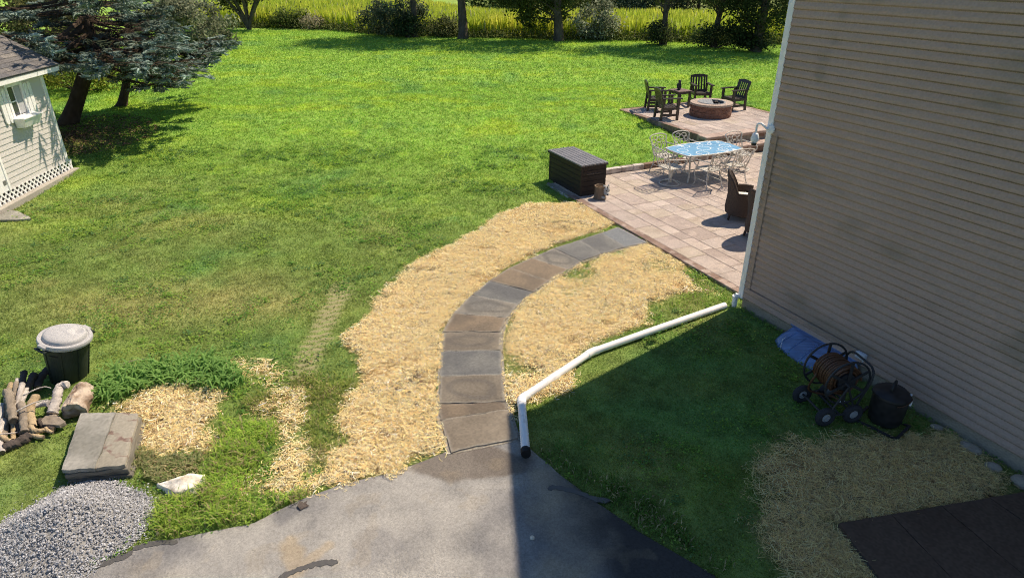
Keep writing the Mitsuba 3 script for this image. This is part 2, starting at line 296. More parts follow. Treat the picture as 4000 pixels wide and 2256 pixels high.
part(H, 'gable_wall', cat(xf(trimesh.creation.extrude_polygon(Polygon([(-9.3, gy0), (0, gy0), (-4.65, gy0 + 4.65 * SL)]), .1, engine='earcut'), np.array([[0, 0, 1, -.0], [1, 0, 0, 0], [0, 1, 0, 0], [0, 0, 0, 1.]]))), 'siding', HM)
part(H, 'inner_wall', bx(.002, 10.9, -9.28, -.02, SB, ZE), 'siding', HM)
part(H, 'corner_post', cat(bx(-.034, .0, -.074, .022, SB - .02, ZE, .004), bx(.0, .09, -.002, .022, SB - .02, ZE, .004)), 'trim_white', HM)
for s in (-1, 1):
    a, b = (-4.65, ZE + 4.65 * SL), ((-4.65 - s * -1 * 4.75) if s > 0 else -4.65 - 4.75, ZE - .1 * SL)
    y1 = .1 if s > 0 else -9.4
    r = ext(Polygon([(-4.65, ZE + 4.65 * SL), (y1, ZE - .1 * SL), (y1, ZE - .1 * SL + .16), (-4.65, ZE + 4.65 * SL + .16)]), -.05, 11.0)
    v = np.array(r.vertices); r.vertices = np.stack([v[:, 2], v[:, 0], v[:, 1]], 1)
    part(H, 'roof_slope', r, 'roof_dark', HM)
# a flat cable channel down the corner and along the lowest courses
part(H, 'cable_channel', cat(bx(-.046, -.02, -.20, -.165, .39, 2.76, .003), bx(-.046, -.02, -2.13, -.165, .352, .388, .003)), 'siding', HM)
part(H, 'downpipe_foot', cat(tube([(-.07, .03, .0), (-.07, .03, .17), (-.05, .01, .21)], .042, 12), tube([(-.07, .03, .15), (-.07, .03, .19)], .05, 12)), 'trim_white', HM, smooth=40)
mat('box_white', (.62, .65, .70), .5, .3)
k = thing('junction_box', 'small white junction box at the end of the cable channel on the house wall', 'junction box')
part(k, 'cover', bx(-.082, -.02, -2.27, -2.13, .30, .385, .008), 'box_white', HM)
part(k, 'conduit_stub', tube([(-.045, -2.24, .30), (-.045, -2.24, .24), (-.01, -2.24, .22)], .011, 8), 'box_white', HM, smooth=40)
# camera on a swan-neck bracket
mat('cam_white', (.72, .75, .80), .4, .4); mat('black_gloss', (.012, .012, .014), .2, .5)
k = thing('security_camera', 'white security camera hanging from a swan-neck bracket on the house corner', 'security camera')
part(k, 'wall_mount', xf(lathe([(0, .035), (.05, .033), (.07, .02), (.072, 0), (0, 0)], 28), trimesh.transformations.rotation_matrix(-math.pi / 2, [0, 1, 0])), 'cam_white', place(-.028, -.05, 2.82, 0, HM) , smooth=40)
NE = smooth_path([(-.05, -.05, 2.82), (-.085, .0, 2.835), (-.11, .055, 2.875), (-.12, .105, 2.865), (-.12, .125, 2.80), (-.12, .125, 2.73)], 6)
part(k, 'swan_neck', tube(NE, .0155, 12), 'cam_white', HM, smooth=40)
part(k, 'body', lathe([(0, .09), (.03, .088), (.05, .07), (.068, .0), (.060, -.045), (.04, -.07), (0, -.07)], 24), 'cam_white', place(-.12, .125, 2.66, 0, HM) @ np.diag([.85, .85, .85, 1.]), smooth=40)
part(k, 'lens', lathe([(0, -.03), (.034, -.03), (.038, -.015), (.034, 0), (0, 0)], 20), 'black_gloss', place(-.132, .113, 2.60, 0, HM), smooth=40)

# dome over the cellar window
mat('dome_plastic', proc(lambda p, n, uv: mix((.07, .13, .30), (.17, .27, .50), fbm(p.x * 6, p.y * 6, p.z * 6, 3)) * (.7 + .5 * noise(p.x * 26 + p.y * 40, p.y * 8, p.z * 5))), .25, .5, clearcoat=.6)  # blue of the reflected sky put into the plastic's own colour
k = thing('window_well_cover', 'plastic dome, its blue sky reflection painted on, over the cellar window at the foot of the house', 'window well cover')
th = np.linspace(0, math.pi, 9); prof = [(.02, .215), (.10, .21), (.34, .10), (.42, .03), (.44, -.02)]
V = []
for (r, z) in prof:
    rib = 1 + 0 * th
    V.append(np.stack([-.02 - np.sin(th) ** .45 * r * rib, -1.62 + np.cos(th) * (.50 + .24 * r) * rib, np.full(9, z)], 1))
V = np.array(V); n1, n2 = V.shape[:2]; I, J = np.meshgrid(np.arange(n1 - 1), np.arange(n2 - 1), indexing='ij'); k0 = (I * n2 + J).ravel()
dm = trimesh.Trimesh(V.reshape(-1, 3), np.vstack([np.stack([k0, k0 + 1, k0 + n2 + 1], 1), np.stack([k0, k0 + n2 + 1, k0 + n2], 1)]), process=False)
part(k, 'dome', dm, 'dome_plastic', HM)
for i in range(1, 8): part(k, 'rib', tube(V[1:, i] + [0, 0, .004], .006, 5), 'dome_plastic', HM)
part(k, 'wall_flange', cat(bx(-.035, -.012, -2.22, -1.04, .20, .225, .004)), 'dome_plastic', HM)
part(k, 'brace', cat(tube([(-.05, -1.2, .2), (-.3, -1.18, .1), (-.44, -1.28, .0)], .008, 6)), 'box_white', HM)

# ---------------------------------------------------------------- garden shed
mat('slab_grey_shed', proc(lambda p, n, uv: mix((.30, .28, .245), (.40, .375, .335), fbm(p.x * 5, p.y * 5, p.z * 5, 3))), .9, .15)
SM = place(-11.354, 16.395, .06, math.radians(4))
mat('shed_siding', proc(lambda p, n, uv: mix((.54, .52, .51), (.60, .58, .57), fbm(p.x * 2, p.y * 2, p.z * 3))), .6, .25)
mat('shed_white', proc(lambda p, n, uv: mix((.74, .75, .76), (.84, .84, .84), fbm(p.x * 4, p.y * 4, p.z * 4))), .5, .35)
def shingle_mat(name, a, b):
    mat(name, proc(lambda p, n, uv: mix(a, b, fbm(p.x * 3, p.y * 3, p.z * 3)) * (.7 + .6 * noise(p.x * 70, p.y * 70, p.z * 70))), .95, .1)
shingle_mat('shingle_a', (.13, .125, .125), (.17, .162, .158)); shingle_mat('shingle_b', (.17, .16, .15), (.215, .20, .185)); shingle_mat('shingle_c', (.105, .105, .112), (.14, .138, .142))
k = thing('shed', 'pale grey-green garden shed with grey shingle roof and white lattice skirt', 'shed')
SW, SLN, SE = 3.6, 4.6, 2.46      # depth (away from the lawn), length towards the viewer, eave height
part(k, 'slab', bx(-SW - .1, .16, -SLN - .1, .16, -.12, .075, .01), 'slab_grey_shed', SM)
part(k, 'wall_core', bx(-SW, -.012, -SLN, -.012, .28, SE), 'shed_siding', SM)
DOOR0, DOOR1 = -3.45, -2.43
i = 0; z = .285
wy = (-1.50, -.86)
while z < SE - .02:
    z1 = min(z + .118, SE)
    spans = [(-SLN, DOOR0 - .06), (DOOR1 + .06, -.085)] if z < 2.15 else [(-SLN, -.085)]
    if z1 > 1.66 and z < 2.38: spans = [s for s in spans if s[1] < -3] + [(max(DOOR1 + .06, -2.37) if z < 2.15 else -SLN, -1.5), (-.85, -.085)]
    for a, b in spans:
        pr = np.array([[-.004, 0], [.018, 0], [.019, .005], [.004, z1 - z], [-.004, z1 - z]])
        m = ext(Polygon(pr), 0, b - a); v = np.array(m.vertices); m.vertices = np.stack([v[:, 0] - .008, a + v[:, 2], v[:, 1] + z], 1)
        part(k, 'siding_board', trimesh.Trimesh(m.vertices, m.faces[:, ::-1] if m.volume < 0 else m.faces, process=False), 'shed_siding', SM)
    z = z1
part(k, 'corner_board', cat(bx(-.01, .028, -.085, .03, .27, SE, .004), bx(-.085, -.01, -.01, .03, .27, SE, .004)), 'shed_white', SM)
part(k, 'fascia', bx(.27, .30, -SLN - .25, .30, SE + .0, SE + .145, .004), 'shed_white', SM)
part(k, 'soffit', bx(-.02, .268, -SLN - .25, .295, SE + .002, SE + .014), 'shed_white', SM)
sl = .58; ze = SE + .135; run = SW / 2 + .30
for s in (1, -1):
    r_ = ext(Polygon([(.31, ze), (.31 - run - .01, ze + sl * run), (.31 - run - .01, ze + sl * run - .10), (.31, ze - .03)]), -SLN - .28, .32)
    v = np.array(r_.vertices); x = v[:, 0] if s > 0 else -SW - v[:, 0]; r_.vertices = np.stack([x, v[:, 2], v[:, 1]], 1)
    part(k, 'roof_deck', trimesh.Trimesh(r_.vertices, r_.faces if r_.volume > 0 else r_.faces[:, ::-1], process=False), 'shingle_c', SM)
part(k, 'rake_board', beam((.29, .305, ze - .065), (.31 - run, .305, ze + sl * run - .065), .03, .13, (0, 0, 1)), 'shed_white', SM)
part(k, 'gable', xf(trimesh.creation.extrude_polygon(Polygon([(-SW, SE), (0, SE), (-SW / 2, SE + sl * SW / 2)]), .1, engine='earcut'), np.array([[1, 0, 0, 0], [0, 0, 1, -.11], [0, 1, 0, 0], [0, 0, 0, 1.]])), 'shed_siding', SM)
# shingles, course by course
r = random.Random(8); ca = math.atan(sl)
for row in range(15):
    u0 = row * .135; x0, zz = .325 - u0 * math.cos(ca), ze + u0 * math.sin(ca) + .004
    if u0 * math.cos(ca) > run: break
    y = -2.9 - r.random() * .3
    while y < .31:
        w = r.choice([.16, .22, .27, .33]); y1 = min(y + w, .325)
        t = r.choice([.007, .010, .013])
        pr = Polygon([(0, 0), (0, t + .008), (-.15, .008), (-.15, 0)]); m = ext(pr, y + .003, y1 - .003); v = np.array(m.vertices)
        c, s = math.cos(ca), math.sin(ca); m.vertices = np.stack([x0 + v[:, 0] * c - v[:, 1] * -s * -1 * -1 * 0 + v[:, 1] * s * 1.0, v[:, 2], zz - v[:, 0] * s + v[:, 1] * c], 1)
        part(k, 'shingle', trimesh.Trimesh(m.vertices, m.faces if m.volume > 0 else m.faces[:, ::-1], process=False), r.choice(['shingle_a', 'shingle_a', 'shingle_b', 'shingle_c']), SM)
        y = y1
for row in range(18):
    u0 = row * .135
    if u0 * math.cos(ca) > run: break
    x0, zz = .325 - u0 * math.cos(ca), ze + u0 * math.sin(ca) + .004
    c, s = math.cos(ca), math.sin(ca); m = bx(-.15, 0, -SLN - .27, -3.25, 0, .014); v = np.array(m.vertices)
    m.vertices = np.stack([x0 + v[:, 0] * c + v[:, 1] * 0 + v[:, 2] * s, v[:, 1], zz - v[:, 0] * s + v[:, 2] * c], 1)
    part(k, 'shingle_course', m, 'shingle_a', SM)
# window with shutters and flower box
wn = part(k, 'window', cat(bx(-.01, .035, -1.50, -1.42, 1.68, 2.40, .004), bx(-.01, .035, -.94, -.86, 1.68, 2.40, .004), bx(-.01, .034, -1.42, -.94, 2.33, 2.40, .004), bx(-.01, .034, -1.42, -.94, 1.64, 1.70, .004)), 'shed_white', SM)
mat('pane_dark', (.05, .055, .062), .08, .6); mat('curtain', (.42, .43, .45), .9, .1)
part(wn, 'pane', bx(-.012, .0, -1.415, -.945, 1.705, 2.325), 'pane_dark', SM)
part(wn, 'curtain', bx(-.002, .004, -1.20, -.95, 1.72, 2.325), 'curtain', SM)
part(wn, 'muntin', cat(bx(.0, .014, -1.425, -1.18, 2.00, 2.025), bx(.0, .013, -1.20, -1.18, 1.705, 2.33)), 'shed_white', SM)
for y0 in (-.845, -.70, -1.66, -1.80):
    pl = ext(Polygon([(y0, 1.66), (y0 + .02, 1.61), (y0 + .06, 1.595), (y0 + .10, 1.61), (y0 + .12, 1.66), (y0 + .12, 2.30), (y0 + .10, 2.335), (y0 + .06, 2.345), (y0 + .02, 2.335), (y0, 2.30)]), .016, .045)
    v = np.array(pl.vertices); pl.vertices = np.stack([v[:, 2], v[:, 0], v[:, 1]], 1); part(k, 'shutter_board', pl, 'shed_white', SM)
fbx = part(k, 'flower_box', trimesh.convex.convex_hull(np.array([[.03, -1.50, 1.46], [.03, -.86, 1.46], [.19, -1.47, 1.46], [.19, -.89, 1.46], [.03, -1.55, 1.66], [.03, -.82, 1.66], [.27, -1.53, 1.66], [.27, -.84, 1.66]])), 'shed_white', SM)
part(fbx, 'rim', bx(.025, .285, -1.565, -.805, 1.655, 1.685, .005), 'shed_white', SM)
d = part(k, 'door', bx(-.01, .025, DOOR0, DOOR1, .30, 2.05, .004), 'shed_white', SM)
part(d, 'hinge', bx(.024, .034, DOOR1 - .12, DOOR1 - .02, .44, .54, .003), 'pit_steel_dark', SM)
mat('pit_steel_dark', (.22, .22, .22), .5, .5, .4)
part(k, 'door_trim', cat(bx(-.01, .04, DOOR1, DOOR1 + .07, .29, 2.13, .004), bx(-.01, .04, DOOR0 - .07, DOOR0, .29, 2.13, .004), bx(-.01, .041, DOOR0 - .07, DOOR1 + .07, 2.05, 2.14, .004)), 'trim_white', SM)
# lattice skirt: crossed slats, each a part
zl0, zl1 = .07, .30; hh = zl1 - zl0
for a in np.arange(-SLN, .12, .155):
    for s, xo in ((1, .012), (-1, .022)):
        p0, p1 = ((a, zl0), (a + hh, zl1)) if s > 0 else ((a + hh, zl0), (a, zl1))
        if max(p0[1], p1[0]) > .05 and False: continue
        part(k, 'lattice_slat', beam((xo, min(p0[0], .10), p0[1]), (xo, min(p1[0], .14), p1[1]), .042, .008, (1, 0, 0)), 'shed_white', SM)
k = thing('stepping_stone', 'flat grey stone in the grass at the foot of the shed slab', 'stone')
ss_ = np.array([[-11.08,13.4],[-11.01,13.55],[-10.75,13.48],[-10.31,13.18],[-10.17,13.03],[-10.44,12.96],[-10.76,12.94]]); m, uv = ext(Polygon(ss_), -.06, .05), None; put(k, lumpy(m.subdivide().subdivide(), .02, 4, 2), 'slab_grey', smooth=30)

# ---------------------------------------------------------------- flagstone path
def flag(lo, hi, ring, tint):
    def fn(p, n, uv):
        q = fbm(p.x * 2.4, p.y * 2.4, 4., 4)
        c = mix(lo, hi, smoothstep(.3, .7, q))
        d = dr.sqrt(dr.square((uv.x - .5) / .42) + dr.square((uv.y - .5) / .36)) + .7 * (fbm(p.x * 3, p.y * 3, 9., 3) - .5)
        c = mix(c, tint, smoothstep(.62, .8, d) * smoothstep(1.12, .9, d) * ring)
        c = mix(c, hi, smoothstep(.7, .4, d) * ring * .5)
        c = mix(c, (.34, .33, .30), smoothstep(.06, .0, dr.minimum(dr.minimum(uv.x, 1 - uv.x), dr.minimum(uv.y, 1 - uv.y))) * .35)
        return c * (.86 + .28 * noise(p.x * 45, p.y * 45))
    return proc(fn)
fb_bump = lambda p, n, uv: .012 * fbm(p.x * 7, p.y * 7, 1., 3)
mat('flag_brown', flag((.138, .120, .098), (.185, .162, .130), .55, (.10, .092, .085)), .75, .3, bump=fb_bump, eps=.01)
mat('flag_grey', flag((.135, .132, .125), (.20, .185, .16), .6, (.105, .10, .09)), .75, .3, bump=fb_bump, eps=.01)
mat('flag_blue', flag((.125, .14, .155), (.165, .18, .195), .15, (.11, .12, .13)), .75, .3, bump=fb_bump, eps=.01)
mat('flag_tan', flag((.17, .145, .115), (.22, .19, .152), .25, (.13, .11, .085)), .75, .3, bump=fb_bump, eps=.01)
def slab(a, b, c, d, z0, z1, n=8, seed=0, rag=.008, inset=.006):
    """Quad a b c d (ccw) as a stone: ragged sides, worn top edge, uv across the top."""
    r = np.random.default_rng(seed); a, b, c, d = [np.array(q, float) for q in (a, b, c, d)]; ce = (a + b + c + d) / 4
    a, b, c, d = [q + (ce - q) / np.linalg.norm(ce - q) * inset * 1.3 for q in (a, b, c, d)]
    g = np.linspace(0, 1, n + 1); U, W = np.meshgrid(g, g, indexing='ij')
    xy = ((1 - U) * (1 - W))[..., None] * a + (U * (1 - W))[..., None] * b + (U * W)[..., None] * c + ((1 - U) * W)[..., None] * d
    e = np.zeros((n + 1, n + 1), bool); e[0] = e[-1] = e[:, 0] = e[:, -1] = True
    xy = xy + np.where(e[..., None], r.normal(size=xy.shape) * rag, 0)
    z = z1 + .006 * (fb(xy[..., 0], xy[..., 1], 3., seed) - .5) - np.where(e, .006, 0)
    V = np.concatenate([xy, z[..., None]], -1).reshape(-1, 3); uv = np.stack([U, W], -1).reshape(-1, 2)
    I, J = np.meshgrid(np.arange(n), np.arange(n), indexing='ij'); k = (I * (n + 1) + J).ravel(); m = n + 1
    f = [np.stack([k, k + m, k + m + 1], 1), np.stack([k, k + m + 1, k + 1], 1)]
    ring = [i * m for i in range(n + 1)] + [n * m + j for j in range(1, n + 1)] + [i * m + n for i in range(n - 1, -1, -1)] + [j for j in range(n - 1, 0, -1)]
    B = len(V); low = V[ring].copy(); low[:, 2] = z0; V = np.vstack([V, low]); uv = np.vstack([uv, uv[ring]]); L = len(ring)
    for i in range(L):
        j = (i + 1) % L; f.append(np.array([[ring[i], B + i, B + j], [ring[i], B + j, ring[j]]]))
    M = trimesh.Trimesh(V, np.vstack(f), process=False)
    return M, uv
mat('flag_slate', flag((.105, .108, .112), (.155, .157, .152), 0., (.1, .09, .085)), .75, .3, bump=fb_bump, eps=.01)
mat('flag_rust', flag((.130, .106, .082), (.19, .150, .108), .0, (.10, .092, .085)), .75, .3, bump=fb_bump, eps=.01)
FM = ['flag_blue', 'flag_slate', 'flag_slate', 'flag_grey', 'flag_rust', 'flag_rust', 'flag_slate', 'flag_grey', 'flag_rust', 'flag_brown', 'flag_slate', 'flag_brown', 'flag_rust', 'flag_tan']
mat('joint_sand', proc(lambda p, n, uv: mix((.20, .18, .15), (.33, .31, .27), noise(p.x * 50, p.y * 50))), .95, .1)
put('stone_path', ext(PATH.buffer(.02), -.08, .026), 'joint_sand'); kind('stone_path')
for i in range(len(JOINTS) - 1):
    m, uv = slab(JOINTS[i + 1, 0], JOINTS[i + 1, 1], JOINTS[i, 1], JOINTS[i, 0], -.05, .044 + .004 * (i % 3), seed=i)
    v, f = np.array(m.vertices), np.array(m.faces)
    part('stone_path', 'flagstone', m, FM[i], uv=uv)

# ---------------------------------------------------------------- patios: courses of pavers running away from the house
def paver_mat(name, a, b, s):
    def fn(p, n, uv):
        c = mix(a, b, smoothstep(.28, .72, fbm(p.x * 2.6 + s, p.y * 2.6, 2. + s, 4)))
        c = mix(c, (.47, .40, .355), smoothstep(.55, .75, fbm(p.x * 5 + s, p.y * 5, 7., 3)) * .6)
        return c * (.88 + .24 * noise(p.x * 55, p.y * 55))
    mat(name, proc(fn), .85, .2, bump=lambda p, n, uv: .006 * fbm(p.x * 14, p.y * 14, 3., 3), eps=.008)
paver_mat('paver_rose', (.34, .29, .26), (.415, .36, .33), 0.)
paver_mat('paver_tan', (.35, .295, .245), (.425, .37, .315), 5.)
paver_mat('paver_pale', (.40, .34, .305), (.49, .425, .385), 9.)
paver_mat('paver_grey', (.33, .275, .25), (.40, .34, .31), 13.)
paver_mat('border_brown', (.20, .140, .115), (.275, .20, .165), 3.)
paver_mat('step_stone', (.35, .265, .225), (.42, .33, .285), 17.)
PM = ['paver_rose', 'paver_tan', 'paver_pale', 'paver_rose', 'paver_grey']
def stone_block(x0, x1, y0, y1, z0, z1, c=.008): return bx(x0, x1, y0, y1, z0, z1, c)
def pave(holder, x0, x1, y0, y1, z, seed, skip=None, thick=.06):
    r = random.Random(seed); x = x0; i = 0; made = 0; extra = []
    widths = [.44, .30, .52, .36]
    while x < x1 - .05:
        w = min(widths[i % 4], x1 - x); i += 1
        if x1 - (x + w) < .12: w = x1 - x
        y = y0 - r.random() * .25 if False else y0; first = True
        while y < y1 - .04:
            L = r.choice([.32, .45, .45, .60, .78]); L = L if not first else L * (.4 + .6 * r.random()); first = False
            if y1 - (y + L) < .18: L = y1 - y
            parts = [(x, x + w)] if w < .5 or r.random() < .6 else [(x, x + w * .5), (x + w * .5, x + w)]
            for a, b in parts:
                if skip is None or not skip((a + b) / 2, y + L / 2):
                    m = stone_block(a + .004, b - .004, y + .004, y + L - .004, z - thick, z + (r.random() - .5) * .005, .006)
                    p_ = r.choice(PM)
                    if made < 300: part(holder, 'paver', m, p_, HM)
                    else: extra.append(m)
                    made += 1
            y += L
        x += w
    if extra:
        k = part(holder, 'small_pavers', cat(*extra), 'paver_rose', HM); labels[k] = {'kind': 'stuff'}
    return made
PZ0 = .055
put('lower_patio', bx(.27, 9.4, .02, 6.85, -.15, PZ0 - .018), 'joint_sand', HM); kind('lower_patio')
N1 = pave('lower_patio', .41, 6.95, .03, 6.80, PZ0, 3)
r = random.Random(5); y = .03
while y < 5.6:
    L = r.choice([.2, .3, .42, .42]); part('lower_patio', 'border_stone', stone_block(.25, .405, y + .004, y + L - .004, -.1, PZ0 + .004, .006), 'border_brown', HM); y += L
# long edging stones that hold back the lawn
y = 1.2; mat('edging', proc(lambda p, n, uv: mix((.30, .25, .22), (.58, .54, .50), smoothstep(.4, .65, fbm(p.x * 5, p.y * 5, p.z * 9, 3)))), .9, .2)
mat('edging_brown', proc(lambda p, n, uv: mix((.16, .105, .08), (.27, .19, .15), fbm(p.x * 7, p.y * 7, p.z * 9, 3))), .9, .2)
x = 1.12
while x < 5.5:
    L = r.choice([.35, .5, .6]); part('lower_patio', 'edging_stone', stone_block(x + .004, min(x + L, 5.52) - .004, 6.81, 6.95, -.05, .185 + .006 * r.random(), .012), 'edging' if r.random() < .6 else 'edging_brown', HM); x += L
UZ = .54
put('upper_patio', bx(5.52, 9.6, 7.24, 11.5, -.1, UZ - .02), 'joint_sand', HM); kind('upper_patio')
N2 = pave('upper_patio', 5.68, 9.48, 7.56, 11.38, UZ, 11)
for (ax, lo, hi, c0, c1) in (('x', 7.56, 11.38, 5.5, 5.675), ('x', 7.56, 11.38, 9.485, 9.65), ('y', 5.5, 9.65, 11.385, 11.55)):
    y = lo
    while y < hi - .02:
        L = min(r.choice([.3, .42, .42]), hi - y)
        m = stone_block(c0, c1, y + .004, y + L - .004, .3, UZ + .004, .006) if ax == 'x' else stone_block(y + .004, y + L - .004, c0, c1, .3, UZ + .004, .006)
        part('upper_patio', 'border_stone', m, 'border_brown', HM); y += L
x = 5.44
while x < 9.7:
    L = .62; part('upper_patio', 'cap_stone', stone_block(x + .003, x + L - .003, 7.19, 7.555, UZ - .075, UZ + .006, .012), 'step_stone', HM)
    part('upper_patio', 'tread_stone', stone_block(max(x, 6.05) + .003, max(x + L, 6.1) - .003, 6.84, 7.24, .215, .29, .012), 'step_stone', HM); x += L
for (z0, z1, y0, y1, xs) in ((.29, UZ - .076, 7.24, 7.45, 5.52), (.03, .214, 6.88, 7.2, 6.1), (.0, .16, 7.22, 7.44, 5.5), (.0, .14, 6.96, 7.2, 5.52)):
    x = xs
    while x < 9.7:
        L = r.choice([.25, .35, .45]); part('upper_patio', 'riser_block', lumpy(stone_block(x + .004, x + L - .004, y0, y1, z0, z1, .012).subdivide(), .012, 9, len(scene)), 'edging_brown', HM); x += L
y = 7.3
while y < 11.4:
    L = r.choice([.35, .45]); part('upper_patio', 'side_block', stone_block(5.54, 5.7, y + .004, min(y + L, 11.5) - .004, -.05, .3, .012), 'edging_brown', HM); y += L
# dark flagged landing at the lower right
mat('landing_stone', proc(lambda p, n, uv: mix((.085, .056, .040), (.13, .088, .064), fbm(p.x * 3, p.y * 3, 3., 4)) * (.8 + .4 * noise(p.x * 50, p.y * 50))), .85, .15, bump=fb_bump, eps=.01)
mat('landing_joint', (.07, .06, .055), .95, .1)
put('landing', ext(LANDING, -.1, .07), 'landing_joint'); kind('landing')
L0 = np.array([[3.146, 4.626], [5.36, 5.07], [6.4, 3.0], [3.35, 2.6]]); nL = 4
for i in range(nL):
    for j in range(2):
        f0, f1, g0, g1 = i / nL, (i + 1) / nL, j / 2, (j + 1) / 2
        q = lambda s, t: (1 - s) * ((1 - t) * L0[0] + t * L0[3]) + s * ((1 - t) * L0[1] + t * L0[2])
        m, uv = slab(q(f0, g0), q(f0, g1), q(f1, g1), q(f1, g0), 0, .085, n=6, seed=40 + i * 2 + j, rag=.004)
        part('landing', 'flagstone', m, 'landing_stone', uv=uv)
print('pavers', N1, N2)

# ---------------------------------------------------------------- lawn, straw, gravel
def blades(x, y, z, h, w, col, seed, lean=.6, flat=None):
    """One leaning three-cornered blade per point; colours per blade."""
    r = np.random.default_rng(seed); n = len(x); a = r.uniform(0, 2 * np.pi, n); b = r.uniform(0, 2 * np.pi, n)
    l = h * lean * r.uniform(.2, 1.3, n)
    dx, dy = np.cos(a) * w / 2, np.sin(a) * w / 2
    V = np.empty((n, 3, 3)); V[:, 0] = np.stack([x - dx, y - dy, z], 1); V[:, 1] = np.stack([x + dx, y + dy, z], 1)
    V[:, 2] = np.stack([x + np.cos(b) * l, y + np.sin(b) * l, z + h], 1)
    return trimesh.Trimesh(V.reshape(-1, 3), np.arange(3 * n).reshape(-1, 3), process=False), np.repeat(col, 3, 0)
def sample(n, x0, x1, y0, y1, r): return r.uniform(x0, x1, n), r.uniform(y0, y1, n)
def in_view(x, y, m=1.06):
    zc = y * math.cos(PITCH) + 4.5 * math.sin(PITCH)
    return np.abs(x) < m * .783 * zc + .3
SOLID = HARD.difference(DRIVE).union(DRIVE.buffer(-.05))
NEARHARD = shapely.union_all([DRIVE.buffer(-.02), PATH, PATIO, UPPER, HOUSE, SHED, LANDING.buffer(.05), GRAVEL.buffer(-.12)])
ms, cs = [], []
r = np.random.default_rng(3)
def lawn_band(y0, y1, xl, xr, dens, h, w, seed):
    r = np.random.default_rng(seed); n = int(dens * (xr - xl) * (y1 - y0)); x, y = sample(n, xl, xr, y0, y1, r)
    k = in_view(x, y); x, y = x[k], y[k]
    k = ~shapely.contains_xy(NEARHARD, x, y); x, y = x[k], y[k]
    if y0 < 15.5:
        sc = straw_cover(x, y); tm, tl = track_at(x, y)
        k = r.uniform(0, 1, len(x)) > np.maximum(tm * (.35 + .65 * tl), sc * 1.02); x, y, sc = x[k], y[k], sc[k]
    c = lawn_color(x, y) * r.uniform(.82, 1.4, len(x))[:, None] * np.stack([r.uniform(.85, 1.2, len(x)), np.ones(len(x)), r.uniform(.7, 1.3, len(x))], 1)
    s = r.uniform(.6, 1.3, len(x)) * (.45 + 1.1 * fb(x, y, 3.6, 51, 4))
    z = land(x, y) + .035 * (fb(x, y, .5, 21) - .5) - .004
    m, c = blades(x, y, z, h * s, w * r.uniform(.7, 1.3, len(x)), c, seed, 1.1); ms.append(m); cs.append(c)
lawn_band(2.8, 8.5, -8, 6, 4600, .033, .0082, 61)
lawn_band(8.5, 12.5, -11.5, 6, 2500, .038, .0115, 62)
lawn_band(12.5, 18, -16, 8, 1000, .05, .019, 63)
lawn_band(18, 27, -22, 14, 520, .055, .027, 64)
lawn_band(27, 46.5, -36, 24, 200, .065, .042, 65)
put('lawn', cat(*ms), 'blade', color=np.clip(np.vstack(cs), 0, .9)); kind('lawn', 'stuff', 'short mown green lawn with paler yellow patches and dry spots')
labels['lawn']['category'] = 'grass'; print('lawn tris', sum(len(m.faces) for m in ms))

# straw: thin flat strips lying in every direction
def strips(x, y, z, L, w, col, seed, tilt=.24):
    r = np.random.default_rng(seed); n = len(x); a = r.uniform(0, np.pi * 2, n); t = r.normal(0, tilt, n); q = r.normal(0, .35, n)
    d = np.stack([np.cos(a) * np.cos(t), np.sin(a) * np.cos(t), np.sin(t)], 1) * L[:, None] / 2
    s = np.stack([-np.sin(a) * np.cos(q), np.cos(a) * np.cos(q), np.sin(q)], 1) * w[:, None] / 2
    c = np.stack([x, y, z + np.abs(d[:, 2]) * .7], 1); bend = np.stack([-np.sin(a), np.cos(a), 0 * a], 1) * (r.normal(0, .14, n) * L)[:, None]
    V = np.stack([c - d - s * .7, c + bend - s, c + bend + s, c - d + s * .7, c + d - s * .6, c + d + s * .6], 1)
    k = np.arange(n)[:, None] * 6
    F = np.concatenate([k + [0, 1, 2], k + [0, 2, 3], k + [1, 4, 5], k + [1, 5, 2]], 0)
    return trimesh.Trimesh(V.reshape(-1, 3), F, process=False), np.repeat(col, 6, 0)
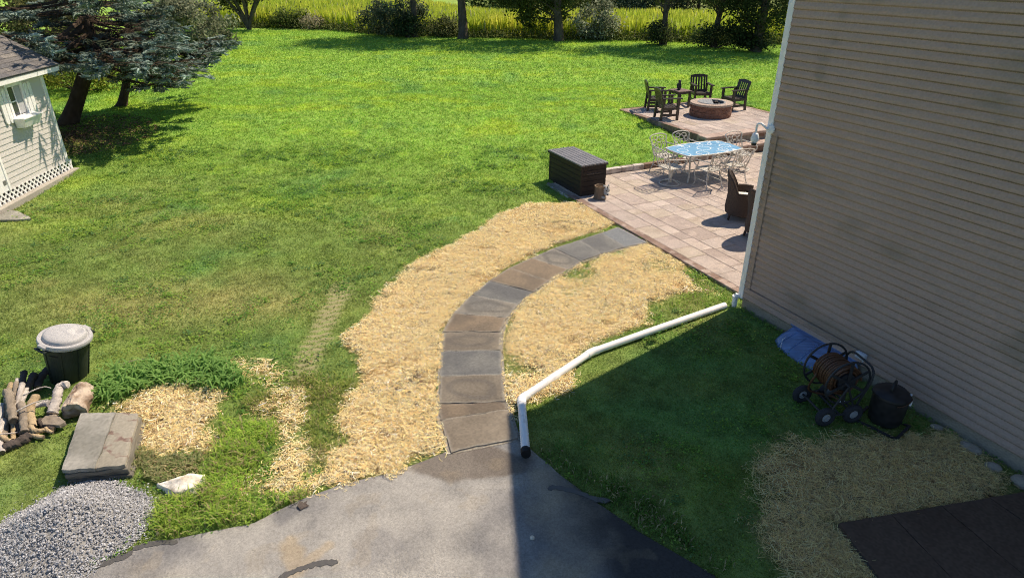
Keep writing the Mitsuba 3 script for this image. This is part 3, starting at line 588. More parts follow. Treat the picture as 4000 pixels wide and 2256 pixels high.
def straw_bed(i, dens, label):
    q = STRAW[i].buffer(.22); x0, y0, x1, y1 = q.bounds; r = np.random.default_rng(80 + i)
    n = int(dens * (x1 - x0) * (y1 - y0)); x, y = sample(n, x0, x1, y0, y1, r)
    k = shapely.contains_xy(q, x, y); x, y = x[k], y[k]
    k = ~shapely.contains_xy(shapely.union_all([PATH.buffer(-.03), PATIO, LANDING.buffer(-.04), DRIVE.buffer(-.12), HOUSE]), x, y); x, y = x[k], y[k]
    c = straw_cover(x, y); thin = 1 - .75 * ramp(.55, .68, fb(x, y, 2.1, 91)); k = r.uniform(0, 1, len(x)) < np.maximum(c * thin, .04 * (c > .001)); x, y = x[k], y[k]; c2, k2 = c, k
    pal = np.array([[.95, .79, .39], [.95, .84, .49], [.92, .69, .30], [.95, .90, .63], [.94, .66, .32], [.55, .43, .26], [.95, .79, .41]])
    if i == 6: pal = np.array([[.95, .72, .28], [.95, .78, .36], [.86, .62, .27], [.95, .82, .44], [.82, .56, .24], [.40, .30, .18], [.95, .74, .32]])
    col = pal[r.choice(7, len(x), p=[.26, .2, .16, .12, .1, .08, .08])] * r.uniform(.66, 1.04, len(x))[:, None]
    q_ = r.uniform(0, 1, len(x))[:, None]; col = np.where(q_ < .07, np.array([.30, .22, .13]) * r.uniform(.5, 1.3, (len(x), 1)), np.where((q_ > .96) & (i < 6), [.93, .91, .84], col))
    z = .004 + r.uniform(0, 1, len(x)) ** 1.5 * .032 + .05 * fb(x, y, 5, 93) * c2[k2]
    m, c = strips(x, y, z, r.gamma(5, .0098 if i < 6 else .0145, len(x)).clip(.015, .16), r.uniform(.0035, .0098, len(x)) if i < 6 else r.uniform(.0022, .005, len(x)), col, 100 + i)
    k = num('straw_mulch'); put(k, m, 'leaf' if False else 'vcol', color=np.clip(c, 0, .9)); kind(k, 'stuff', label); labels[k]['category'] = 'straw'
    return len(m.faces)
sl = ['golden straw spread along the outer side of the curved flagstone path', 'golden straw spread between the flagstone path and the white drain pipe', 'patch of golden straw beside the stacked grey flagstones',
      'tiny scrap of straw beyond the clump of long grass', 'small straw patch at the foot of the tyre track', 'small straw patch at the edge of the sunlit asphalt', 'dull straw spread in the house shade around the dark landing']
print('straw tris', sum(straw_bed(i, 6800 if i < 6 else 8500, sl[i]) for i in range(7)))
# clods of soil and cones showing through the straw
r = np.random.default_rng(17); ms = []
for i in range(420):
    q = STRAW[r.choice([0, 0, 0, 1, 1, 6, 2])]; x0, y0, x1, y1 = q.bounds
    x, y = r.uniform(x0, x1), r.uniform(y0, y1)
    if not q.contains(Point(x, y)) or PATH.contains(Point(x, y)): continue
    m = icosphere(1, r.uniform(.006, .018)); m = lumpy(m, .006, 60, i); m.apply_translation([x, y, .03]); ms.append(m)
mat('soil', proc(lambda p, n, uv: mix((.04, .026, .016), (.085, .058, .038), noise(p.x * 40, p.y * 40, p.z * 40))), .95, .1)
put('soil_crumbs', cat(*ms), 'soil'); kind('soil_crumbs', 'stuff', 'dark crumbs of soil lying on the straw'); labels['soil_crumbs']['category'] = 'soil'

# gravel heap: a mound hidden under its own stones
gp = np.array(GRAVEL.exterior.coords)
def heap(x, y):
    d = shapely.distance(GRAVEL.exterior, shapely.points(x, y)) * np.where(shapely.contains_xy(GRAVEL, x, y), 1, -1)
    return .46 * ramp(-.12, .9, d) + .05 * (fb(x, y, 2.2, 71) - .5) * ramp(0, .4, d)
g0, g1 = np.meshgrid(np.arange(-7.6, -3.3, .05), np.arange(3.0, 5.9, .05), indexing='ij'); gz = heap(g0.ravel(), g1.ravel()) - .02
nx = g0.shape[1]; I, J = np.meshgrid(np.arange(g0.shape[0] - 1), np.arange(nx - 1), indexing='ij'); k0 = (I * nx + J).ravel()
mound = trimesh.Trimesh(np.stack([g0.ravel(), g1.ravel(), gz], 1), np.vstack([np.stack([k0, k0 + nx, k0 + nx + 1], 1), np.stack([k0, k0 + nx + 1, k0 + 1], 1)]), process=False)
inside = shapely.contains_xy(GRAVEL.buffer(.03), g0.ravel(), g1.ravel()); mound.update_faces(inside[mound.faces].all(1)); mound.remove_unreferenced_vertices()
mat('gravel_base', proc(lambda p, n, uv: mix((.10, .10, .105), (.2, .2, .205), noise(p.x * 60, p.y * 60, p.z * 60))), .95, .1)
r = np.random.default_rng(23); n = 46000; x = r.uniform(-6.4, -3.3, n); y = r.uniform(3.4, 5.6, n)
dist = shapely.distance(GRAVEL, shapely.points(x, y)); k = (r.uniform(0, 1, n) < np.where(dist <= 0, 1, .35 * np.exp(-dist / .07))) & in_view(x, y, 1.15); x, y = x[k], y[k]
oc = trimesh.creation.icosahedron().vertices; of = trimesh.creation.icosahedron().faces
oc, of = np.array([[1, 0, 0], [-1, 0, 0], [0, 1, 0], [0, -1, 0], [0, 0, 1], [0, 0, -1.]]), np.array([[0, 2, 4], [2, 1, 4], [1, 3, 4], [3, 0, 4], [2, 0, 5], [1, 2, 5], [3, 1, 5], [0, 3, 5]])
n = len(x); V = oc[None] * (1 + r.normal(0, .22, (n, 6, 1))) * r.uniform(.5, 1.15, (n, 1, 3)); Q = trimesh.transformations
ang = r.uniform(0, 2 * np.pi, (n, 3)); ca, sa = np.cos(ang), np.sin(ang)
R1 = np.zeros((n, 3, 3)); R1[:, 0, 0] = ca[:, 0]; R1[:, 0, 1] = -sa[:, 0]; R1[:, 1, 0] = sa[:, 0]; R1[:, 1, 1] = ca[:, 0]; R1[:, 2, 2] = 1
R2 = np.zeros((n, 3, 3)); R2[:, 1, 1] = ca[:, 1]; R2[:, 1, 2] = -sa[:, 1]; R2[:, 2, 1] = sa[:, 1]; R2[:, 2, 2] = ca[:, 1]; R2[:, 0, 0] = 1
size = r.gamma(9, .00100, n).clip(.005, .019)
V = np.einsum('nij,njk,nlk->nli', R1, R2, V) * size[:, None, None] + np.stack([x, y, np.maximum(heap(x, y), .0) + r.uniform(-.008, .014, n)], 1)[:, None]
gcol = np.repeat(r.choice([.39, .44, .49, .57, .33], n, p=[.28, .34, .24, .08, .06])[:, None] * np.array([.98, 1.0, 1.06]) * r.uniform(.8, 1.2, n)[:, None], 6, 0)
fbase = np.array(mound.faces); vbase = np.array(mound.vertices)
put('gravel_pile', trimesh.Trimesh(np.vstack([V.reshape(-1, 3), vbase]), np.vstack([(np.arange(n)[:, None, None] * 6 + of[None]).reshape(-1, 3), fbase + 6 * n]), process=False), 'vcol', color=np.vstack([gcol, np.full((len(vbase), 3), .28)]))
kind('gravel_pile', 'stuff', 'heap of crushed grey gravel at the edge of the asphalt'); labels['gravel_pile']['category'] = 'gravel'

# long weeds and rank grass
def weeds(label, region, n, h, w, colA, colB, seed, wide=0.):
    r = np.random.default_rng(seed); q = Polygon(region).buffer(0); x0, y0, x1, y1 = q.bounds; x, y = sample(n * 3, x0, x1, y0, y1, r)
    d = np.where(shapely.contains_xy(q, x, y), shapely.distance(q.boundary, shapely.points(x, y)), -1); k = (d > r.uniform(-.02, .16, len(x)) + .3 * (fb(x, y, 4, seed) - .5)) & (r.uniform(0, 1, len(x)) < ramp(.30, .58, fb(x, y, 4.5, seed + 5)) * .9 + .1); x, y = x[k][:n], y[k][:n]
    k = (r.uniform(0, 1, len(x)) > straw_cover(x, y) * .85) & ~shapely.contains_xy(DRIVE.buffer(-.06), x, y); x, y = x[k], y[k]; m = len(x)
    a = r.uniform(0, 2 * np.pi, m); H_ = h * r.uniform(.5, 1.25, m) * (.6 + .8 * fb(x, y, 2.5, seed + 1)); l = H_ * r.uniform(.3, 1.1, m); ww = w * r.uniform(.6, 1.3, m)
    d = np.stack([np.cos(a), np.sin(a)], 1); s = np.stack([-d[:, 1], d[:, 0]], 1) * ww[:, None] / 2; b = np.stack([x, y], 1); z = np.zeros(m)
    P3 = lambda xy, zz: np.concatenate([xy, zz[:, None]], 1)
    V = np.stack([P3(b - s * .5, z), P3(b + s * .5, z), P3(b + d * (l * .35)[:, None] - s, H_ * .75), P3(b + d * (l * .35)[:, None] + s, H_ * .75), P3(b + d * l[:, None], H_ * r.uniform(.7, 1.05, m))], 1)
    k5 = np.arange(m)[:, None] * 5; F = np.concatenate([k5 + [0, 1, 3], k5 + [0, 3, 2], k5 + [2, 3, 4]], 0)
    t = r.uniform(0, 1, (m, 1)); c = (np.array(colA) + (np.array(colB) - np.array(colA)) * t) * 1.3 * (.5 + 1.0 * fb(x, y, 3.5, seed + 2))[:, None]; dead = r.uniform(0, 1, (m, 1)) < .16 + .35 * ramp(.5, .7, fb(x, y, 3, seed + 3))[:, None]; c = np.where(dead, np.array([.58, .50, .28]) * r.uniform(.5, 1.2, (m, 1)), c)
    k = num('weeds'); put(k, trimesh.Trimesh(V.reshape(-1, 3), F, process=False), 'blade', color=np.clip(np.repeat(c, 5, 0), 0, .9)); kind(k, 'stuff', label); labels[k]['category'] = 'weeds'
weeds('long green grass and weeds along the edge of the sunlit asphalt', [[-3.49,4.62],[-3.59,4.98],[-3.22,5.06],[-3.31,5.57],[-3.45,6.27],[-3.07,6.27],[-2.76,6.19],[-2.65,5.84],[-2.74,5.32],[-2.66,5.09],[-2.04,5.09],[-2.13,4.97],[-2.5,4.66],[-2.89,4.56],[-3.21,4.44],[-3.42,4.47]], 8000, .12, .010, (.20, .35, .06), (.44, .56, .11), 211)
weeds('rough grass between the small straw patches', [[-3.48,6.34],[-3.3,6.91],[-3.03,6.87],[-2.77,7.37],[-2.03,7.18],[-1.92,6.66],[-2.03,6.27],[-1.88,5.84],[-1.98,5.32],[-2.27,5.45],[-2.5,6.42]], 5200, .075, .010, (.17, .23, .06), (.34, .38, .10), 212)
weeds('dry weeds and leaves beside the stacked flagstones', [[-4.34,5.84],[-3.83,5.67],[-3.42,5.74],[-3.22,5.35],[-3.6,5.18],[-4.05,5.32]], 1900, .075, .014, (.18, .23, .08), (.38, .37, .2), 213)
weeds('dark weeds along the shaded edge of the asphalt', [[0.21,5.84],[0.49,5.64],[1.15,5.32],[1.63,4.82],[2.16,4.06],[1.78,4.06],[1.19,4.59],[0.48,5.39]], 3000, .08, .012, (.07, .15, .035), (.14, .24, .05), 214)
weeds('green weeds along the foot of the brown patio border', [[3.08,10.37],[3.64,9.67],[3.6,9.32],[3.24,9.18],[2.15,8.79],[1.93,8.55],[2.29,9.18],[2.96,9.6]], 1500, .06, .010, (.16, .27, .05), (.28, .40, .07), 215)
# a clump of strap-leaved daylilies
def strap_clump(label, region, n, seed):
    r = np.random.default_rng(seed); q = Polygon(region); x0, y0, x1, y1 = q.bounds; x, y = sample(n * 3, x0, x1, y0, y1, r); k = shapely.contains_xy(q, x, y); x, y = x[k][:n], y[k][:n]; m = len(x)
    a = r.uniform(0, 2 * np.pi, m); L = r.uniform(.16, .36, m); s = np.linspace(0, 1, 6)
    d = np.stack([np.cos(a), np.sin(a)], 1); nn = np.stack([-d[:, 1], d[:, 0]], 1)
    reach = L[:, None] * (s ** 1.3) * .75; hz = L[:, None] * (1.5 * s - 1.05 * s ** 2.2) * .9; wd = .011 * (1 - s ** 2.5) + .0015
    ce = np.stack([x[:, None] + d[:, :1] * reach, y[:, None] + d[:, 1:] * reach, hz], -1); si = np.concatenate([nn, np.zeros((m, 1))], 1)[:, None] * wd[None, :, None]
    V = np.stack([ce - si, ce + si], 2).reshape(m, 12, 3); k0 = np.arange(m)[:, None] * 12; F = np.concatenate([np.concatenate([k0 + [2 * j, 2 * j + 1, 2 * j + 3], k0 + [2 * j, 2 * j + 3, 2 * j + 2]], 0) for j in range(5)], 0)
    c = np.array([.19, .35, .10]) + r.uniform(0, 1, (m, 1)) * np.array([.12, .17, .05])
    k = thing('leafy_clump', label, 'plant'); put(k, trimesh.Trimesh(V.reshape(-1, 3), F, process=False), 'blade', color=np.repeat(c, 12, 0))
strap_clump('arching clump of strap-leaved green plants behind the straw patch near the rubbish bin', [[-5.24,6.74],[-5.36,7.14],[-5.11,7.37],[-4.65,7.52],[-4.2,7.62],[-3.74,7.42],[-3.46,7.09],[-3.69,6.87],[-4.19,6.98],[-4.54,6.96],[-4.83,6.83],[-4.9,6.58]], 700, 221)

# clover and plantain growing through the mown grass
def small_leaves(n, seed):
    r = np.random.default_rng(seed); nc = n // 14; cy = 4.2 + 14 * r.uniform(0, 1, nc) ** .9; cx = r.uniform(-15, 6, nc); k = in_view(cx, cy) & (fb(cx, cy, .8, 61) > .47); cx, cy = cx[k], cy[k]
    i = r.integers(0, len(cx), n); s = r.uniform(.03, .16, len(cx))[i]; x, y = cx[i] + r.normal(0, 1, n) * s, cy[i] + r.normal(0, 1, n) * s
    k = ~shapely.contains_xy(NEARHARD, x, y); k &= straw_cover(x, y) < .3; x, y, i = x[k], y[k], i[k]; n = len(x); a = r.uniform(0, 2 * np.pi, n); L = r.uniform(.014, .034, n) * (.8 + y / 16); w = L * r.uniform(.25, .42, n)
    z = land(x, y) + .035 * (fb(x, y, .5, 21) - .5) + r.uniform(.015, .045, n); d = np.stack([np.cos(a), np.sin(a), r.uniform(-.1, .5, n)], 1); sd = np.stack([-np.sin(a), np.cos(a), r.uniform(-.3, .3, n)], 1); P = np.stack([x, y, z], 1)
    V = np.stack([P, P + d * (L * .5)[:, None] + sd * w[:, None], P + d * L[:, None], P + d * (L * .5)[:, None] - sd * w[:, None]], 1); q = np.arange(n)[:, None] * 4
    tone = np.array([[.15, .32, .07], [.24, .42, .08], [.34, .50, .10], [.17, .30, .11]])[r.integers(0, 4, len(cx))][i] * r.uniform(.7, 1.25, (n, 1)); dead = (r.uniform(0, 1, n) < .012)[:, None]; tone = np.where(dead, [.42, .30, .17], tone)
    put('clover', trimesh.Trimesh(V.reshape(-1, 3), np.concatenate([q + [0, 1, 2], q + [0, 2, 3]], 0), process=False), 'blade', color=np.clip(np.repeat(tone, 4, 0), 0, .9)); kind('clover', 'stuff', 'clover and small broad leaves growing through the mown grass'); labels['clover']['category'] = 'weeds'
small_leaves(70000, 231)

# ---------------------------------------------------------------- furniture of the upper patio
mat('dark_slat', proc(lambda p, n, uv: mix((.030, .024, .021), (.062, .05, .044), fbm(p.x * 9, p.y * 9, p.z * 9, 3))), .38, .5)
def up(x, y, rz=0., z=UZ): return place(x, y, z, math.radians(rz), HM)
# a slatted armchair; sits at the origin, looks along +x
def armchair(label):
    k = thing('slatted_armchair', label, 'chair', None)
    w, d, sh = .30, .27, .41
    M = up(*CH[0]); ma = 'dark_slat'
    for sx in (1, -1):
        for sy in (1, -1):
            if sx > 0: m = bx(d - .075, d, sy * w - .034 * (1 + sy), sy * w + .034 * (1 - sy), 0, .64, .006)
            else: m = beam((-d - .02, sy * (w - .034), 0), (-d + .03, sy * (w - .034), .62), .068, .07, (1, 0, 0), .006)
            part(k, 'leg', m, ma, M)
    part(k, 'front_rail', bx(d - .03, d - .002, -w + .07, w - .07, sh - .09, sh - .01, .004), ma, M)
    for sy in (1, -1):
        part(k, 'side_rail', bx(-d + .01, d - .07, sy * (w - .02) - .014, sy * (w - .02) + .014, sh - .10, sh - .02, .004), ma, M)
        part(k, 'stretcher', bx(-d + .01, d - .07, sy * (w - .034) - .014, sy * (w - .034) + .014, .12, .19, .004), ma, M)
        part(k, 'armrest', xf(ext(Polygon([(-d - .03, -.045), (d - .05, -.055), (d + .05, -.05), (d + .075, -.02), (d + .075, .02), (d + .05, .05), (d - .05, .055), (-d - .03, .045)]), .635, .665), place(0, sy * (w - .015))), ma, M)
    for i in range(5):
        x = -d + .02 + i * .105
        part(k, 'seat_slat', bx(x, x + .092, -w + .035, w - .035, sh - .018 - .012 * (4 - i) * .6, sh - .012 * (4 - i) * .6, .004), ma, M)
    a, b = np.array([-d + .045, 0, .36]), np.array([-d - .11, 0, .93]); e = (b - a) / np.linalg.norm(b - a)
    for i in range(5):
        y = -.19 + i * .095
        part(k, 'back_slat', beam(a + [0, y, 0] + e * .06, a + [0, y, 0] + e * .50, .058, .018, (1, 0, .3), .003), ma, M)
    for sy in (1, -1): part(k, 'back_post', beam(a + [0, sy * .265, 0], a + [0, sy * .265, 0] + e * .56, .055, .03, (1, 0, .3), .004), ma, M)
    part(k, 'lower_back_rail', beam(a + [0, -.24, 0] + e * .05, a + [0, .24, 0] + e * .05, .07, .026, (1, 0, .25), .003), ma, M)
    top = ext(Polygon([(-.295, 0), (.295, 0), (.295, .06), (.20, .085), (.10, .10), (0, .105), (-.10, .10), (-.20, .085), (-.295, .06)]), -.015, .015)
    R = np.eye(4); R[:3, 0] = [0, 1, 0]; R[:3, 1] = e; R[:3, 2] = np.cross([0, 1, 0], e); R[:3, 3] = a + e * .49
    part(k, 'crest_rail', xf(top, R), ma, M)
    return k
CH = [(6.02, 9.72, -16), (6.56, 11.02, -27), (8.50, 11.12, -112), (8.86, 9.92, 176)]
CL = ['dark slatted armchair nearest the lawn on the left of the stone fire pit', 'dark slatted armchair beside the side table, farther back on the left of the fire pit',
      'dark slatted armchair behind the fire pit, facing the viewer', 'dark slatted armchair on the right of the stone fire pit']
c0 = armchair(CL[0]); labels[c0]['group'] = 'dark slatted armchairs round the fire pit'
for i in range(1, 4): copy_thing(c0, 'slatted_armchair', CL[i], 'chair', up(*CH[i]), 'dark slatted armchairs round the fire pit')
k = thing('side_table', 'square dark slatted side table between two armchairs behind the fire pit', 'table')
M = up(7.52, 11.02, 0)
mat('table_slat', proc(lambda p, n, uv: mix((.14, .095, .085), (.20, .14, .125), fbm(p.x * 9, p.y * 9, p.z * 9, 3))), .6, .3)
for i in range(6): part(k, 'top_slat', bx(-.27, .27, -.29 + i * .097, -.29 + i * .097 + .091, .525, .55, .003), 'table_slat', M)
part(k, 'apron', cat(bx(-.24, .24, -.255, -.235, .45, .523), bx(-.24, .24, .235, .255, .45, .523), bx(-.25, -.23, -.235, .235, .45, .523), bx(.23, .25, -.235, .235, .45, .523)), 'dark_slat', M)
for sx in (1, -1):
    for sy in (1, -1): part(k, 'leg', bx(sx * .225 - .03, sx * .225 + .03, sy * .235 - .03, sy * .235 + .03, 0, .524, .004), 'dark_slat', M)
mat('owl', proc(lambda p, n, uv: mix((.018, .017, .02), (.11, .11, .125), smoothstep(.5, .7, noise(p.x * 60, p.y * 60, p.z * 50)))), .5, .4)
k = thing('bird_ornament', 'small dark bird ornament standing on the side table', 'ornament')
M = up(7.50, 11.06, 20, UZ + .55)
part(k, 'body', lumpy(lathe([(0, 0), (.05, .0), (.045, .02), (.055, .06), (.068, .12), (.06, .18), (.042, .215), (.05, .245), (.052, .28), (.035, .31), (0, .32)], 20), .006, 30, 3), 'owl', M, smooth=60)
for s in (-1, 1):
    part(k, 'ear_tuft', xf(trimesh.creation.cone(.014, .045, sections=8), place(.0, s * .032, .295)), 'owl', M)
    part(k, 'wing', xf(lumpy(icosphere(2, 1.), .0, 1), np.diag([.035, .018, .085, 1]) @ np.eye(4)), 'owl', M @ place(-.01, s * .062, .12), smooth=True)
part(k, 'beak', xf(trimesh.creation.cone(.01, .03, sections=8), place(.045, 0, .25) @ trimesh.transformations.rotation_matrix(2.2, [0, 1, 0])), 'owl', M)
part(k, 'plinth', bx(-.06, .06, -.06, .06, -.001, .012, .003), 'owl', M)

# fire pit: three rings of split-face blocks under a ring of cap stones
mat('pit_block', proc(lambda p, n, uv: mix((.155, .080, .058), (.26, .150, .115), fbm(p.x * 7, p.y * 7, p.z * 9, 4)) * (.75 + .5 * noise(p.x * 45, p.y * 45, p.z * 45))), .95, .15)
mat('pit_cap', proc(lambda p, n, uv: mix((.33, .265, .22), (.43, .355, .30), fbm(p.x * 6, p.y * 6, p.z * 9, 3)) * (.88 + .24 * noise(p.x * 60, p.y * 60))), .9, .2)
mat('pit_steel', (.34, .36, .38), .45, .5, .6); mat('ash', proc(lambda p, n, uv: mix((.02, .02, .02), (.26, .25, .24), smoothstep(.45, .7, fbm(p.x * 22, p.y * 22, 2., 3)))), .95, .1)
k = thing('fire_pit', 'round fire pit of reddish split-face stone blocks with a pale cap ring', 'fire pit')
M = up(7.56, 9.50)
def arc(r0, r1, a0, a1, z0, z1, n=3):
    t = np.linspace(a0, a1, n + 1); return ext(Polygon([(r1 * math.cos(q), r1 * math.sin(q)) for q in t] + [(r0 * math.cos(q), r0 * math.sin(q)) for q in t[::-1]]), z0, z1)
NB = 15
for c in range(4):
    z0 = c * .088
    for i in range(NB):
        a0 = 2 * math.pi * (i + .5 * (c % 2)) / NB; r = random.Random(c * 99 + i); d = 2 * math.pi / NB
        m = arc(.44, .635 + r.uniform(-.012, .014), a0 + .006, a0 + d - .006, z0 + .002, z0 + .085, 3)
        m = lumpy(m.subdivide().subdivide(), .020, 11, c * 40 + i)
        part(k, 'wall_block', m, 'pit_block', M)
for i in range(12):
    a0 = 2 * math.pi * i / 12; part(k, 'cap_stone', arc(.425, .655, a0 + .003, a0 + math.pi / 6 - .003, .354, .415, 5), 'pit_cap', M)
part(k, 'steel_liner', lathe([(.395, .05), (.395, .418), (.432, .418), (.432, .424), (.385, .424), (.385, .05)], 40), 'pit_steel', M, smooth=30)
part(k, 'ash_bed', lumpy(xf(cylinder(.39, .1, sections=32).subdivide().subdivide(), place(0, 0, .24)), .03, 14, 5), 'ash', M)
r = random.Random(4)
part(k, 'folded_lid', xf(ext(Polygon([(.40 * math.cos(t), .40 * math.sin(t)) for t in np.linspace(math.pi * .28, math.pi * 1.32, 26)]), 0, .006), place(0, 0, .425)), 'pit_steel', M)
mat('char', (.018, .017, .016), .8, .3)
for i in range(6):
    a = r.uniform(-1.2, .7); p = np.array([.2 * math.cos(a), .2 * math.sin(a), .33 + .01 * i]); q = r.uniform(0, 3.1)
    part(k, 'charred_log', tube([p - .13 * np.array([math.cos(q), math.sin(q), -.1]), p, p + .13 * np.array([math.cos(q), math.sin(q), .12])], [.03, .036, .027], 8, jit=.1, seed=i), 'char', M, smooth=40)

# ---------------------------------------------------------------- dining set of cast metal on the lower patio
mat('cast_metal', proc(lambda p, n, uv: mix((.46, .44, .39), (.66, .645, .60), noise(p.x * 30, p.y * 30, p.z * 30))), .5, .4)
def lo(x, y, rz=0., z=PZ0): return place(x, y, z, math.radians(rz), HM)
def glass_top(p, n, uv):
    # etched scrolls: p in the table's own axes
    x = (p.x - TB[0]) * TC + (p.y - TB[1]) * TS; y = -(p.x - TB[0]) * TS + (p.y - TB[1]) * TC
    blue = mix((.12, .29, .49), (.19, .39, .59), fbm(x * 2.5, y * 2.5, 1., 3))
    line = mi.Float(0)
    def ring(cx, cy, r, w, a0=None):
        d = dr.sqrt(dr.square(x - cx) + dr.square(y - cy)); wob = .012 * (noise(x * 12, y * 12, 3.) - .5)
        return smoothstep(w, w * .3, dr.abs(d - r + wob))
    for (cx, cy, r) in ((0, 0, .17), (-.62, .05, .13), (.62, -.05, .14), (-.33, -.34, .15), (.33, .34, .15), (-.3, .33, .11), (.34, -.30, .12), (-.80, -.28, .12), (.78, .26, .11)):
        line = dr.maximum(line, ring(cx, cy, r, .017))
    wx = x + .10 * (fbm(x * 3, y * 3, 4., 2) - .5); wy = y + .10 * (fbm(x * 3, y * 3, 9., 2) - .5)
    sc_ = dr.abs(dr.sin(wx * 9 + 3 * dr.sin(wy * 7))) ; line = dr.maximum(line, smoothstep(.10, .03, sc_) * smoothstep(.45, .6, fbm(x * 3, y * 3, 7., 3)))
    line = dr.maximum(line, smoothstep(.60, .70, fbm(x * 9, y * 9, 2., 2)) * smoothstep(.30, .42, dr.abs(y)) * .8)
    return mix(blue, (.78, .83, .86), line * .85)
TX, TY = 4.02, 5.68; TB = hw(TX, TY); TC, TS = math.cos(HA), math.sin(HA)
mat('etched_glass', proc(glass_top), .35, .25)
k = thing('dining_table', 'long patio dining table with blue etched glass top and cream metal rim', 'table')
M = lo(TX, TY)
def boat(L, W, bow, n=12):
    t = np.linspace(-1, 1, n); top = [(L / 2 * q, W / 2 + bow * (1 - q * q)) for q in t]; right = [(L / 2 + bow * .5 * (1 - q * q), W / 2 * q) for q in t[::-1]]
    pts = top + right[1:] + [(-a, -b) for a, b in top][1:] + [(-a, -b) for a, b in right][1:-1]
    return Polygon(pts)
bt = boat(1.68, .88, .11)
part(k, 'glass_top', ext(bt.buffer(-.02), .705, .717), 'etched_glass', M)
part(k, 'rim', tube(np.c_[np.array(bt.exterior.segmentize(.06).coords)[:-1], np.full(len(bt.exterior.segmentize(.06).coords) - 1, .706)], .020, 8, closed=True), 'cast_metal', M, smooth=50)
for sx in (1, -1):
    for sy in (1, -1):
        part(k, 'leg', tube(smooth_path([(sx * .62, sy * .26, .69), (sx * .66, sy * .31, .52), (sx * .58, sy * .24, .28), (sx * .62, sy * .28, .10), (sx * .70, sy * .36, .01)], 5), [.022] * 21, 8), 'cast_metal', M, smooth=50)
        part(k, 'scroll', tube([(sx * (.50 + .09 * math.cos(q)), sy * .2, .58 + .09 * math.sin(q)) for q in np.linspace(0, 5.2, 18)], .010, 6), 'cast_metal', M, smooth=50)
part(k, 'under_frame', cat(beam((-.66, .27, .68), (.66, .27, .68), .03, .02), beam((-.66, -.27, .68), (.66, -.27, .68), .03, .02), beam((-.62, 0, .20), (.62, 0, .20), .025, .025), *[beam((s * .6, -.26, .21), (s * .6, .26, .21), .025, .02) for s in (1, -1)], *[beam((s * .3, -.27, .68), (s * .3, .27, .68), .025, .02) for s in (1, -1)]), 'cast_metal', M)
